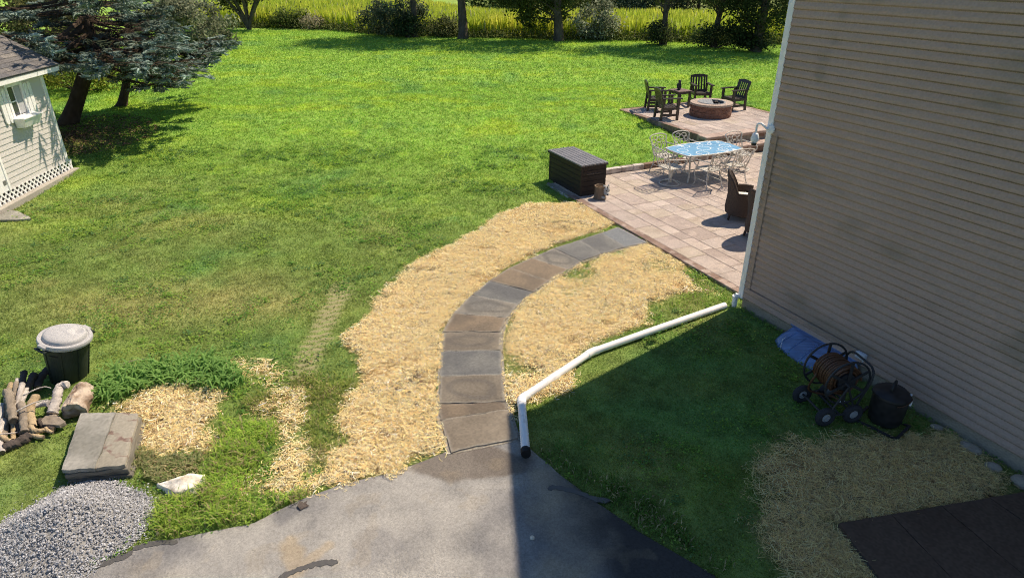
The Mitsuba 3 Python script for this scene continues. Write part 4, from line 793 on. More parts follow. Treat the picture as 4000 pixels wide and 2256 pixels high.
def cast_chair(label, swivel, M):
    k = thing('swivel_dining_chair' if swivel else 'dining_chair', label, 'chair', 'cream cast metal chairs round the dining table')
    ma = 'cast_metal'; sh = .43
    # back: looks along +x, lattice of loops in a bowed frame
    def bk(y, z): t = (z - sh) / .50; return np.array([-.22 - .15 * t - .05 * t * t, y, z])
    fr = smooth_path([bk(-.20, sh - .02), bk(-.228, .60), bk(-.252, .79), bk(-.262, .845), bk(-.235, .865), bk(-.12, .895), bk(0, .905), bk(.12, .895), bk(.235, .865), bk(.262, .845), bk(.252, .79), bk(.228, .60), bk(.20, sh - .02)], 4)
    part(k, 'back_frame', tube(fr, .014, 7), ma, M, smooth=50)
    loops = []
    def loop(cy, cz, ry, rz, tilt=0.):
        q = np.linspace(0, 2 * np.pi, 17)[:-1]; yy, zz = ry * np.cos(q), rz * np.sin(q); c, s = math.cos(tilt), math.sin(tilt)
        return tube([bk(cy + a * c - b * s, cz + a * s + b * c) for a, b in zip(yy, zz)], .0075, 5, closed=True)
    for cy, cz, ry, rz, ti in ((0, .62, .06, .10, 0), (-.10, .60, .05, .11, .5), (.10, .60, .05, .11, -.5), (-.15, .72, .05, .07, .2), (.15, .72, .05, .07, -.2), (0, .76, .07, .06, 0), (-.10, .81, .075, .042, .2), (.10, .81, .075, .042, -.2), (-.16, .50, .04, .05, 0), (.16, .50, .04, .05, 0)):
        loops.append(loop(cy, cz, ry, rz, ti))
    loops.append(beam(bk(-.215, .47), bk(.215, .47), .014, .014, (1, 0, 0)))
    kk = part(k, 'back_lattice', cat(*loops), ma, M, smooth=50)
    q = boat(.44, .42, .012, 6); part(k, 'seat_frame', tube(np.c_[np.array(q.exterior.coords)[:-1], np.full(len(q.exterior.coords) - 1, sh)], .013, 6, closed=True), ma, M, smooth=50)
    for i in range(8): part(k, 'seat_slat', bx(-.20 + i * .052, -.20 + i * .052 + .036, -.205, .205, sh - .006, sh + .005), ma, M)
    if swivel:
        part(k, 'pedestal', lathe([(.0, .05), (.05, .05), (.035, .10), (.045, .2), (.06, .28), (.05, .36), (.09, .41), (0, .415)], 14), ma, M, smooth=40)
        part(k, 'base_ring', tube([(.25 * math.cos(t), .25 * math.sin(t), .02) for t in np.linspace(0, 2 * np.pi, 29)[:-1]], .016, 7, closed=True), ma, M, smooth=50)
        part(k, 'base_scroll', cat(*[tube(smooth_path([(.03 * math.cos(t), .03 * math.sin(t), .12), (.12 * math.cos(t + .2), .12 * math.sin(t + .2), .09), (.25 * math.cos(t), .25 * math.sin(t), .025)], 4), .012, 6) for t in np.arange(4) * np.pi / 2 + .4]), ma, M, smooth=50)
        for s in (1, -1):
            part(k, 'arm', tube(smooth_path([bk(s * .24, .68), (-.10, s * .285, .67), (.10, s * .295, .655), (.21, s * .285, .62), (.23, s * .27, .56), (.16, s * .245, .50), (.14, s * .22, sh)], 4), .015, 7), ma, M, smooth=50)
    else:
        for s in (1, -1):
            part(k, 'leg', tube(smooth_path([(.20, s * .20, sh), (.235, s * .215, .28), (.205, s * .20, .12), (.24, s * .215, .0)], 4), .013, 7), ma, M, smooth=50)
            part(k, 'leg', tube(smooth_path([(-.21, s * .20, sh), (-.215, s * .205, .25), (-.25, s * .215, .12), (-.31, s * .235, .0)], 4), .013, 7), ma, M, smooth=50)
            part(k, 'arm', tube(smooth_path([bk(s * .24, .68), (-.10, s * .285, .67), (.10, s * .295, .655), (.21, s * .285, .62), (.23, s * .27, .56), (.17, s * .245, .50), (.20, s * .21, sh)], 4), .013, 7), ma, M, smooth=50)
        [part(k, 'stretcher', beam((-.23, q, .18), (.215, q, .18), .012, .012), ma, M) for q in (-.205, .205)]
    return k
s0 = cast_chair('cream metal swivel chair at the lawn end of the blue dining table', True, lo(2.92, 5.50, 2))
cast_chair('cream metal swivel chair at the far right end of the dining table', True, lo(5.33, 5.72, -92))
d0 = cast_chair('cream metal dining chair on the far side of the table, nearest the lawn', False, lo(3.42, 6.36, -88))
G4 = 'cream cast metal chairs round the dining table'
copy_thing(d0, 'dining_chair', 'cream metal dining chair on the far side of the table, second from the lawn', 'chair', lo(4.12, 6.36, -92), G4)
copy_thing(d0, 'dining_chair', 'cream metal dining chair on the near side of the table, nearest the lawn', 'chair', lo(3.62, 4.98, 88), G4)
copy_thing(d0, 'dining_chair', 'cream metal dining chair on the near side of the table, nearest the house', 'chair', lo(4.42, 5.02, 84), G4)

# ---------------------------------------------------------------- wicker seats by the house corner
def weave(p, n, uv):
    c = .5 + .5 * dr.sin(p.z * 420) * dr.sin((p.x + p.y) * 300)
    return mix((.030, .021, .017), (.115, .083, .068), c)
mat('wicker', proc(weave), .6, .35, bump=lambda p, n, uv: .004 * dr.sin(p.z * 420) * dr.sin((p.x + p.y) * 300), eps=.002)
def scroll_cloth(p, n, uv):
    d, e, q = voronoi(p.x * 20, p.y * 20 + p.z * 9)
    return mix((.70, .70, .68), (.05, .05, .06), smoothstep(.10, .03, dr.abs(dr.sin(d * 14)) * .4) * .9)
mat('scroll_cushion', proc(scroll_cloth), .9, .1)
def wicker_chair(label, M):
    k = thing('wicker_armchair', label, 'chair', 'dark wicker armchairs by the house corner')
    # a shell that sweeps from high back to low arms; sits at the origin, looks along +x
    t = np.linspace(-1, 1, 33); rings = []
    for hfrac, off in ((0., 0.), (.12, .02), (.45, .0), (.75, .025), (1., .06)):
        a = t * 2.05; rx, ry = .34, .34
        X_ = -np.cos(a) * (rx + off) ; Y_ = np.sin(a) * (ry + off * .7)
        top = .50 + .48 * np.clip(1 - (np.abs(t) / .62) ** 2.2, 0, 1) + .09 * (np.abs(t) > .62)
        rings.append(np.stack([X_, Y_, .13 + (top - .13) * hfrac], 1))
    O_ = np.array(rings); I_ = O_.copy(); I_[:, :, :2] *= .86
    V = np.vstack([O_.reshape(-1, 3), I_.reshape(-1, 3)]); n = 33; m = 5; f = []
    for i in range(m - 1):
        for j in range(n - 1):
            q = [i * n + j, i * n + j + 1, (i + 1) * n + j + 1, (i + 1) * n + j]; f += [[q[0], q[1], q[2]], [q[0], q[2], q[3]]]; q = [x + m * n for x in q]; f += [[q[0], q[2], q[1]], [q[0], q[3], q[2]]]
    for j in range(n - 1):
        for i in (0, m - 1):
            q = [i * n + j, i * n + j + 1, m * n + i * n + j + 1, m * n + i * n + j]; f += [[q[0], q[1], q[2]], [q[0], q[2], q[3]]]
    for i in range(m - 1):
        for j in (0, n - 1):
            q = [i * n + j, (i + 1) * n + j, m * n + (i + 1) * n + j, m * n + i * n + j]; f += [[q[0], q[1], q[2]], [q[0], q[2], q[3]]]
    part(k, 'shell', trimesh.Trimesh(V, f, process=False), 'wicker', M, smooth=50)
    part(k, 'rolled_edge', tube(O_[-1] * [.93, .93, 1] + [0, 0, .005], .03, 8), 'wicker', M, smooth=50)
    part(k, 'seat_base', xf(cylinder(.30, .28, sections=28), place(.02, 0, .24)), 'wicker', M, smooth=40)
    for sx, sy in ((.22, .24), (.22, -.24), (-.24, .2), (-.24, -.2)): part(k, 'foot', tube([(sx, sy, .14), (sx * 1.1, sy * 1.1, 0)], [.028, .022], 8), 'wicker', M, smooth=40)
    cu = lumpy(bx(-.24, .30, -.27, .27, .38, .49, .05).subdivide().subdivide(), .01, 6, 9)
    part(k, 'seat_cushion', cu, 'scroll_cushion', M, smooth=60)
    return k
w0 = wicker_chair('dark wicker armchair half hidden by the house corner, its high back to the lawn', lo(2.80, 2.95, -42))
copy_thing(w0, 'wicker_armchair', 'second dark wicker armchair almost wholly hidden behind the house corner', 'chair', lo(2.38, 1.92, -4), 'dark wicker armchairs by the house corner')

# ---------------------------------------------------------------- storage box and stump planter
mat('box_brown', proc(lambda p, n, uv: mix((.020, .016, .015), (.034, .027, .025), fbm(p.x * 8, p.y * 8, p.z * 30, 3))), .6, .3)
mat('box_lid', proc(lambda p, n, uv: mix((.135, .138, .155), (.20, .20, .22), fbm(p.x * 6, p.y * 6, 3., 3))), .5, .4)
k = thing('storage_box', 'dark brown slatted storage box with a grey planked lid at the patio corner', 'storage box')
M = place(.46, 5.62, .03, 0, HM); bh = .73; W_, L_ = .66, 1.50
part(k, 'carcass', bx(.012, W_ - .012, .012, L_ - .012, .0, bh - .02), 'box_brown', M)
nb_ = 6; h_ = bh / nb_
for i in range(nb_):
    z0, z1 = i * h_ + .004, (i + 1) * h_ - .004
    part(k, 'front_board', bx(.045, W_ - .045, -.004, .013, z0, z1, .004), 'box_brown', M)
    part(k, 'back_board', bx(.045, W_ - .045, L_ - .013, L_ + .004, z0, z1, .004), 'box_brown', M)
    part(k, 'side_board', bx(-.004, .013, .045, L_ - .045, z0, z1, .004), 'box_brown', M)
    part(k, 'side_board', bx(W_ - .013, W_ + .004, .045, L_ - .045, z0, z1, .004), 'box_brown', M)
for x in (0, W_):
    for y in (0, L_): part(k, 'corner_post', bx(x - .045 if x else -.008, x + .008 if x else .045, y - .045 if y else -.008, y + .008 if y else .045, 0, bh, .005), 'box_brown', M)
for i in range(7):
    w_ = (W_ + .07) / 7; part(k, 'lid_plank', bx(-.035 + i * w_ + .006, -.035 + (i + 1) * w_ - .006, -.04, L_ + .04, bh, bh + .035, .004), 'box_lid', M)
part(k, 'lid_lip', cat(bx(-.033, W_ + .033, -.037, -.015, bh - .03, bh), bx(-.033, W_ + .033, L_ + .015, L_ + .037, bh - .03, bh), bx(-.033, -.015, -.015, L_ + .015, bh - .03, bh), bx(W_ + .015, W_ + .033, -.015, L_ + .015, bh - .03, bh)), 'box_brown', M)
part(k, 'grip', bx(.14, .52, -.012, -.003, bh * .70, bh * .70 + .03, .004), 'black_gloss', M)
k = thing('stone_pad', 'narrow pale stone strip on the ground in the shadow beside the storage box', 'stone')
put(k, bx(.20, .36, 5.75, 7.0, .0, .035, .008), 'edging', HM)
mat('stump_bark', proc(lambda p, n, uv: mix((.10, .075, .055), (.25, .195, .15), fbm(p.x * 26, p.y * 26, p.z * 6, 3))), .9, .15, bump=lambda p, n, uv: .012 * fbm(p.x * 30, p.y * 30, p.z * 7, 3), eps=.005)
def badger(p, n, uv):
    q = hw(.84, 5.31); side = (p.x - q[0]) * .42 + (p.y - q[1]) * -.9
    return mix((.28, .28, .27), (.55, .55, .54), fbm(p.x * 30, p.y * 30, p.z * 30, 3))
mat('cast_grey', proc(badger), .85, .2)
k = thing('stump_planter', 'tree-stump planter with a carved grey animal head and paw, in front of the storage box', 'planter')
M = lo(.80, 5.32, 0)
part(k, 'stump', lumpy(lathe([(0, 0), (.155, 0), (.135, .04), (.125, .14), (.128, .26), (.138, .30), (.118, .30), (.108, .27), (0, .265)], 24).subdivide(), .012, 16, 2), 'stump_bark', M, smooth=50)
part(k, 'soil', xf(cylinder(.112, .02, sections=20), place(0, 0, .272)), 'soil', M)
part(k, 'animal_head', lumpy(xf(icosphere(3, 1.), np.diag([.085, .10, .10, 1])), .008, 22, 4), 'cast_grey', M @ place(.085, -.095, .215), smooth=True)
part(k, 'snout', lumpy(xf(icosphere(2, 1.), np.diag([.045, .075, .04, 1])), .004, 30, 5), 'cast_grey', M @ place(.06, -.165, .15, .35), smooth=True)
for s in (0, 1): part(k, 'ear', xf(icosphere(2, 1.), np.diag([.024, .018, .032, 1])), 'cast_grey', M @ place(.03 + .12 * s, -.09 - .01 * s, .305), smooth=True)
for s in (0, 1): part(k, 'eye', icosphere(2, .013), 'black_gloss', M @ place(.045 + .07 * s, -.18, .228), smooth=True)
part(k, 'stripe', xf(icosphere(2, 1.), np.diag([.012, .07, .03, 1])), 'stump_bark', M @ place(.085, -.125, .285, 0), smooth=True)
part(k, 'nose', icosphere(2, .014), 'black_gloss', M @ place(.045, -.225, .145), smooth=True)
part(k, 'paw', lumpy(xf(icosphere(2, 1.), np.diag([.03, .055, .026, 1])), .004, 40, 6), 'cast_grey', M @ place(-.01, -.145, .07, .5), smooth=True)
for i in range(3): part(k, 'claw', xf(icosphere(1, 1.), np.diag([.007, .02, .007, 1])), 'cast_grey', M @ place(-.035 + .022 * i, -.195, .058, .4), smooth=True)

# ---------------------------------------------------------------- drain pipe, bin, logs, slabs, boulder
mat('pvc', proc(lambda p, n, uv: mix(mix((.78, .78, .77), (.86, .86, .86), fbm(p.x * 5, p.y * 5, p.z * 5)), (.42, .34, .24), smoothstep(.06, .015, p.z + .05 * (fbm(p.x * 9, p.y * 9, 1., 3) - .5)) * .7 + smoothstep(.66, .76, fbm(p.x * 7, p.y * 7, p.z * 7, 4)) * .35)), .3, .45)
k = thing('drain_pipe', 'white plastic drain pipe lying in bent lengths across the grass from the house corner', 'pipe')
PP = [np.array([3.36, 9.12, .05]), np.array([1.10, 7.72, .062]), np.array([.115, 6.62, .07]), np.array([.15, 5.66, .085])]
for i in range(3): part(k, 'length', tube([PP[i], (PP[i] + PP[i + 1]) / 2 + [0, 0, .004], PP[i + 1]], .051, 18), 'pvc', smooth=40)
for i in (1, 2):
    a, b = PP[i] + (PP[i - 1] - PP[i]) / np.linalg.norm(PP[i - 1] - PP[i]) * .11, PP[i] + (PP[i + 1] - PP[i]) / np.linalg.norm(PP[i + 1] - PP[i]) * .11
    part(k, 'elbow', tube(smooth_path([a, a * .45 + PP[i] * .55, PP[i] * .8 + (a + b) * .1, b * .45 + PP[i] * .55, b], 4), .0575, 18), 'pvc', smooth=40)
q = PP[0] * .62 + PP[1] * .38; d = (PP[1] - PP[0]) / np.linalg.norm(PP[1] - PP[0])
q = PP[1] * .45 + PP[2] * .55; d = (PP[2] - PP[1]) / np.linalg.norm(PP[2] - PP[1]); part(k, 'coupling', tube([q - d * .06, q + d * .06], .056, 18), 'pvc', smooth=40)
mat('black_plastic', (.014, .014, .015), .5, .35)
e = PP[3]; d = (PP[3] - PP[2]) / np.linalg.norm(PP[3] - PP[2])
part(k, 'corrugated_end', tube([e - d * .01, e + d * .01, e + d * .02, e + d * .03, e + d * .04, e + d * .05, e + d * .06, e + d * .07], [.056, .056, .049, .056, .049, .056, .049, .054], 18, caps=True), 'black_plastic')

mat('bin_green', proc(lambda p, n, uv: mix((.018, .024, .022), (.034, .044, .04), fbm(p.x * 9, p.y * 9, p.z * 4))), .5, .35)
mat('bin_lid', proc(lambda p, n, uv: mix((.36, .36, .37), (.46, .46, .465), fbm(p.x * 6, p.y * 6, p.z * 6))), .55, .3)
k = thing('rubbish_bin', 'dark round rubbish bin with dented pale grey lid beside the log pile', 'rubbish bin')
M = place(-5.86, 7.22, -.03) @ trimesh.transformations.rotation_matrix(math.radians(12), [0, 1, 0]) @ place(0, 0, 0, .3)
b = lathe([(0, 0), (.205, 0), (.215, .02), (.262, .60), (.275, .605), (.285, .63), (.27, .65), (.25, .65), (.20, .03), (0, .03)], 40)
part(k, 'body', b, 'bin_green', M, smooth=35)
for a in (0, math.pi):
    part(k, 'handle', cat(beam((.26, -.07, .60), (.33, -.06, .60), .05, .02), beam((.26, .07, .60), (.33, .06, .60), .05, .02), tube([(.33, -.09, .60), (.335, 0, .602), (.33, .09, .60)], .016, 8)), 'bin_green', M @ place(0, 0, 0, a + .9), smooth=40)
[part(k, 'recess_lip', arc(.235, .262, a - .22, a + .22, .50, .512, 5), 'black_plastic', M) for a in (-1.9, .6, 2.4)]
[part(k, 'rib', beam((.222 * math.cos(a), .222 * math.sin(a), .05), (.262 * math.cos(a), .262 * math.sin(a), .58), .02, .012, (math.cos(a), math.sin(a), 0)), 'bin_green', M) for a in np.arange(8) * math.pi / 4]
l = lathe([(.268, .612), (.300, .615), (.305, .64), (.295, .668), (.262, .672), (.252, .66), (.245, .664), (.235, .70), (.20, .722), (.10, .732), (0, .735)], 56).subdivide()
v = np.array(l.vertices); dd = np.hypot(v[:, 0] - .13, v[:, 1] - .02); v[:, 2] -= np.where(v[:, 2] > .69, .035 * np.exp(-(dd / .055) ** 2) - .008 * np.exp(-((dd - .09) / .03) ** 2), 0); l.vertices = v
part(k, 'lid', l, 'bin_lid', M, smooth=60)
for a in (.9, .9 + math.pi): part(k, 'lid_clip', xf(bx(.285, .325, -.06, .06, .62, .665, .008), place(0, 0, 0, a)), 'bin_lid', M)

mat('bark_grey', proc(lambda p, n, uv: mix((.15, .125, .10), (.34, .295, .24), fbm(p.x * 16, p.y * 16, p.z * 16, 4))), .95, .1, bump=lambda p, n, uv: .01 * fbm(p.x * 30, p.y * 30, p.z * 30, 3), eps=.004)
mat('bark_tan', proc(lambda p, n, uv: mix((.27, .20, .12), (.50, .40, .26), fbm(p.x * 10, p.y * 10, p.z * 10, 4))), .95, .1, bump=lambda p, n, uv: .007 * fbm(p.x * 30, p.y * 30, p.z * 30, 3), eps=.004)
mat('bark_dark', proc(lambda p, n, uv: mix((.05, .042, .038), (.13, .11, .10), fbm(p.x * 16, p.y * 16, p.z * 16, 4))), .95, .1, bump=lambda p, n, uv: .01 * fbm(p.x * 30, p.y * 30, p.z * 30, 3), eps=.004)
mat('bark_pale', proc(lambda p, n, uv: mix((.30, .27, .25), (.62, .58, .54), fbm(p.x * 12, p.y * 12, p.z * 12, 4))), .95, .1, bump=lambda p, n, uv: .012 * fbm(p.x * 26, p.y * 26, p.z * 26, 3), eps=.004)
mat('wood_end', proc(lambda p, n, uv: mix((.10, .08, .065), (.22, .175, .13), noise(p.x * 60, p.y * 60, p.z * 60))), .9, .1)
def log(base, pts, r0, r1, m, label, jit=.10, group=None, end=True, n=12):
    k = thing(base, label, 'log' if base == 'log' else 'branch', group); c = smooth_path(pts, 8); rr = np.linspace(r0, r1, len(c)); s = sum(map(ord, label)) % 999
    rr = rr * (1 + .10 * (meshkit.noise(c * 9, s) - .5)); g = tube(c, rr, n, jit=jit, seed=s)
    g = lumpy(g, .24 * max(r0, r1), .35 / max(r0, r1), s)
    if not end: put(k, g, m, smooth=50); return k
    part(k, 'bark', g, m, smooth=50)
    t = (c[-1] - c[-2]) / np.linalg.norm(c[-1] - c[-2]); part(k, 'cut_end', tube([c[-1] - t * .004, c[-1] + t * .004], rr[-1] * .93, n), 'wood_end'); return k
ZL = lambda pts: [(q[0], q[1], q[2]) for q in pts]

log('log', [(-6.101, 6.521, 0.260), (-5.939, 6.321, 0.220), (-5.749, 6.066, 0.170)], 0.049, 0.044, 'bark_grey', 'thick grey-barked log with a sawn end, leaning at the left of the pile')
log('log', [(-5.839, 6.348, 0.200), (-5.695, 6.157, 0.160), (-5.561, 5.938, 0.100)], 0.046, 0.050, 'bark_grey', 'thick grey log with sawn end at the front, left of the forked log')
log('log', [(-5.755, 6.504, 0.200), (-5.724, 6.333, 0.160), (-5.614, 6.157, 0.130), (-5.523, 6.039, 0.110)], 0.052, 0.038, 'bark_tan', 'pale peeled forked log in the middle of the pile')
log('branch', [(-5.544, 6.027, 0.120), (-5.456, 5.988, 0.090), (-5.393, 6.026, 0.070)], 0.034, 0.027, 'bark_tan', 'short tan branch pointing right at the foot of the pale forked log')
log('branch', [(-5.551, 6.000, 0.070), (-5.456, 5.943, 0.050), (-5.358, 5.937, 0.040)], 0.032, 0.024, 'bark_tan', 'peeled yellow branch lowest at the front of the pile')
log('log', [(-6.141, 6.728, 0.240), (-6.065, 6.576, 0.200), (-5.954, 6.346, 0.140)], 0.027, 0.030, 'bark_grey', 'slim grey log behind the thick leaning log')
log('log', [(-6.016, 6.669, 0.260), (-5.944, 6.461, 0.200), (-5.873, 6.264, 0.140)], 0.034, 0.029, 'bark_pale', 'pale smooth log leaning in the pile toward the bin')
log('log', [(-6.223, 6.991, 0.220), (-6.151, 6.830, 0.180), (-6.082, 6.658, 0.120)], 0.035, 0.039, 'bark_dark', 'dark shaded log end sticking up at the back of the pile')
log('log', [(-6.087, 6.973, 0.200), (-6.079, 6.859, 0.160), (-6.057, 6.716, 0.100)], 0.042, 0.040, 'bark_dark', 'dark shaded log at the back of the pile, close to the bin')
log('log', [(-6.004, 7.116, 0.180), (-6.043, 7.014, 0.140), (-5.992, 6.835, 0.080)], 0.046, 0.046, 'bark_dark', 'dark curved log in the shadow of the rubbish bin')
log('log', [(-6.298, 6.828, 0.160), (-6.272, 6.749, 0.130), (-6.196, 6.598, 0.100)], 0.034, 0.034, 'bark_tan', 'short tan log stub at the back left of the pile')
log('log', [(-5.485, 6.698, 0.240), (-5.568, 6.666, 0.220), (-5.532, 6.546, 0.180), (-5.485, 6.373, 0.120), (-5.478, 6.302, 0.080)], 0.042, 0.063, 'bark_pale', 'pale weathered crooked root piece right of the pile centre')
log('log', [(-5.550, 6.402, 0.160), (-5.671, 6.402, 0.150), (-5.728, 6.346, 0.150)], 0.038, 0.025, 'bark_pale', 'pale branch lying crosswise in the middle of the pile')
mat('bark_stump', proc(lambda p, n, uv: mix((.20, .14, .10), (.50, .42, .34), smoothstep(.3, .7, fbm(p.x * 9, p.y * 9, p.z * 9, 4)))), .95, .1, bump=lambda p, n, uv: .012 * fbm(p.x * 26, p.y * 26, p.z * 26, 3), eps=.004)
A_, B_ = np.array([-5.331, 6.721, 0.16]), np.array([-5.229, 6.332, 0.13]); t_ = (B_ - A_) / np.linalg.norm(B_ - A_); s_ = np.cross(t_, [0, 0, 1]); s_ /= np.linalg.norm(s_); n_ = np.cross(s_, t_)
hp = [A_ + t_ * l + s_ * (c * w) + n_ * (e * w * .8) for l, w in ((-.02, .105), (.10, .115), (.24, .135), (np.linalg.norm(B_ - A_) + .03, .15)) for c, e in ((-1, -.7), (-.95, .1), (-.5, .75), (.1, .95), (.62, .6), (.75, -.7))]
g_ = trimesh.convex.convex_hull(np.array(hp)).subdivide().subdivide().subdivide().subdivide()
k = thing('log', 'thick split stump piece at the right end of the pile', 'log'); part(k, 'bark', lumpy(lumpy(g_, .045, 7, 3), .02, 22, 8), 'bark_stump', smooth=40)
part(k, 'split_face', lumpy(trimesh.convex.convex_hull(np.array([q + s_ * .012 for q in hp if (q - A_) @ s_ > .06])).subdivide().subdivide(), .012, 18, 2), 'bark_pale', smooth=40)
log('log', [(-6.023, 6.314, 0.060), (-5.886, 6.063, 0.050), (-5.757, 5.827, 0.040)], 0.046, 0.042, 'bark_grey', 'long grey log lying low at the left edge of the pile')
log('log', [(-6.107, 6.388, 0.160), (-6.031, 6.236, 0.120), (-5.984, 6.090, 0.080)], 0.038, 0.034, 'bark_pale', 'pale log cut off by the left edge of the picture')
log('log', [(-5.864, 6.181, 0.060), (-5.740, 6.000, 0.050), (-5.671, 5.875, 0.040)], 0.029, 0.029, 'bark_tan', 'short tan log below the sawn grey log end')
log('log', [(-5.949, 6.156, 0.100), (-5.890, 6.026, 0.080), (-5.847, 5.863, 0.060)], 0.042, 0.042, 'bark_pale', 'second pale log at the left edge, below the first')
log('log', [(-5.524, 5.950, 0.050), (-5.567, 5.863, 0.040), (-5.675, 5.743, 0.040)], 0.059, 0.055, 'bark_dark', 'dark log in shade underneath the front of the pile')
log('stick', [(-5.742, 6.146, 0.240), (-5.651, 6.227, 0.270), (-5.588, 6.295, 0.270), (-5.494, 6.350, 0.260)], .010, .005, 'bark_pale', 'thin bare stick lying across the pale forked log', .1, None, False, 6)
log('stick', [(-5.839, 6.421, 0.270), (-5.777, 6.465, 0.290), (-5.718, 6.523, 0.300), (-5.573, 6.537, 0.290)], .010, .005, 'bark_pale', 'thin bare stick rising over the dark logs toward the bin', .1, None, False, 6)
log('stick', [(-5.796, 5.888, 0.120), (-5.733, 5.926, 0.100), (-5.653, 5.975, 0.080)], .010, .005, 'bark_pale', 'thin stick across the low front logs at the left', .1, None, False, 6)
k = thing('bark_slab', 'jagged slab of grey bark at the right front of the log pile', 'bark')
put(k, lumpy(ext(Polygon([(-5.521, 6.168), (-5.523, 6.301), (-5.380, 6.261), (-5.216, 6.142), (-5.250, 6.077), (-5.364, 6.090), (-5.446, 6.090)]), .05, .10).subdivide().subdivide(), .02, 14, 3), 'bark_grey', smooth=40)
# EXTRA
log('log', [(-6.228, 6.863, 0.200), (-6.167, 6.737, 0.170), (-6.088, 6.557, 0.130)], 0.026, 0.028, 'bark_pale', 'slim pale log at the back of the pile, left of the dark ones')
log('log', [(-5.980, 6.650, 0.200), (-5.926, 6.502, 0.170), (-5.905, 6.345, 0.120)], 0.030, 0.030, 'bark_pale', 'slim pale log crossing behind the sawn grey log in the middle')
log('log', [(-6.127, 6.488, 0.180), (-6.029, 6.346, 0.140), (-5.960, 6.221, 0.080)], 0.024, 0.024, 'bark_tan', 'thin tan branch just left of the thick leaning log')
log('branch', [(-5.402, 6.051, 0.080), (-5.335, 6.013, 0.060), (-5.283, 5.994, 0.060)], 0.022, 0.014, 'bark_tan', 'forked tan twig end at the lower right of the pile')
log('log', [(-5.889, 6.262, 0.100), (-5.748, 6.116, 0.080), (-5.635, 5.975, 0.060)], 0.035, 0.035, 'bark_dark', 'dark log in the gap between the two sawn grey logs')
log('log', [(-5.586, 6.220, 0.050), (-5.452, 6.115, 0.050), (-5.321, 6.063, 0.050)], 0.040, 0.030, 'bark_dark', 'dark shaded log under the jagged bark slab')
log('log', [(-5.862, 5.938, 0.100), (-5.745, 5.864, 0.080), (-5.655, 5.827, 0.060)], 0.030, 0.025, 'bark_tan', 'tan branch across the low left corner of the pile')
log('log', [(-5.769, 5.815, 0.050), (-5.703, 5.743, 0.050), (-5.649, 5.673, 0.040)], 0.035, 0.030, 'bark_pale', 'pale log end at the bottom left of the pile')

k = thing('stick', 'thin dry twig on the grass behind the strap-leaved clump', 'branch'); put(k, cat(tube(smooth_path([[-5.272,7.47,0.0],[-5.182,7.553,0.0],[-5.012,7.598,0.0]] + np.array([0, 0, .03]), 4), .006, 5), tube([[-5.257,7.496,0.0],[-5.257,7.365,0.0],[-5.361,7.303,0.0]] + np.array([0, 0, .02]), .004, 5)), 'bark_grey')
# flagstones waiting in a stack
mat('slab_grey', proc(lambda p, n, uv: mix((.215, .212, .19), (.315, .308, .28), smoothstep(.3, .7, fbm(p.x * 3, p.y * 3, 2., 4))) * (.85 + .3 * noise(p.x * 40, p.y * 40))), .85, .2, bump=lambda p, n, uv: .006 * fbm(p.x * 9, p.y * 9, p.z * 9, 3), eps=.006)
def veins(p, n, uv):
    c = mix((.26, .24, .195), (.34, .315, .262), fbm(p.x * 3, p.y * 3, 6., 3)); w = dr.abs(fbm(p.x * 3.2, p.y * 3.2, 9., 4) - .5)
    return mix(c, (.17, .10, .085), smoothstep(.05, .012, w) * .8 * smoothstep(.30, .5, fbm(p.x * 5, p.y * 5, 3., 3))) * (.88 + .24 * noise(p.x * 50, p.y * 50))
mat('slab_veined', proc(veins), .85, .2, bump=lambda p, n, uv: .006 * fbm(p.x * 9, p.y * 9, p.z * 9, 3), eps=.006)
mat('slab_edge', proc(lambda p, n, uv: mix((.135, .125, .105), (.23, .215, .18), fbm(p.x * 9, p.y * 9, p.z * 30, 3))), .9, .15)
SQ = [np.array(q) for q in [[-5.04,6.19],[-4.64,6.21],[-4.35,5.26],[-4.68,5.23]]]; SR = [np.array(q) for q in [[-4.64,6.21],[-4.37,6.2],[-4.06,5.32],[-4.35,5.27]]]
def stack_slab(quad, z0, z1, m, label, seed, mv=(0, 0)):
    k = thing('flagstone_slab', label, 'stone slab'); q = [p + mv for p in quad]; s, uv = slab(q[3], q[2], q[1], q[0], z0, z1, 8, seed, .006, .002); put(k, s, m, uv=uv)
stack_slab(SQ, .142, .192, 'slab_grey', 'smooth grey flagstone on top of the stack, left of the two', 1)
stack_slab(SR, .138, .184, 'slab_veined', 'tan flagstone with rusty veins on top of the stack, right of the two', 2)
full = [SQ[0], SR[1], SR[2], SQ[3]]
stack_slab(full, .094, .137, 'slab_edge', 'flagstone second from the top of the stack, seen by its front edge', 3, (.022, -.008))
stack_slab(full, .046, .093, 'slab_edge', 'flagstone second from the bottom of the stack, seen by its front edge', 4, (.006, .014))
stack_slab(full, -.01, .045, 'slab_edge', 'lowest flagstone of the stack, lying on the grass', 5, (.034, .004))
# pale boulder
mat('boulder', proc(lambda p, n, uv: mix((.42, .36, .27), (.80, .77, .70), smoothstep(.3, .62, fbm(p.x * 6, p.y * 6, p.z * 6, 4))) * (.8 + .4 * noise(p.x * 50, p.y * 50, p.z * 50))), .95, .15, bump=lambda p, n, uv: .012 * fbm(p.x * 22, p.y * 22, p.z * 22, 3), eps=.005)
k = thing('boulder', 'long pale rock between the gravel heap and the weeds', 'rock')
bq = np.array([[-3.73,5.17],[-3.57,5.19],[-3.39,5.28],[-3.21,5.29],[-3.19,5.19],[-3.23,5.08],[-3.42,5.0],[-3.54,5.06]]); bc = bq.mean(0)
m = trimesh.convex.convex_hull(np.vstack([np.c_[bq, np.full(len(bq), -.03)], np.c_[bc + (bq - bc) * .86, np.array([.06, .09, .10, .08, .07, .08, .09, .06])], [[*bc, .13]]])).subdivide().subdivide().subdivide()
put(k, lumpy(m, .03, 7, 6), 'boulder', smooth=30)
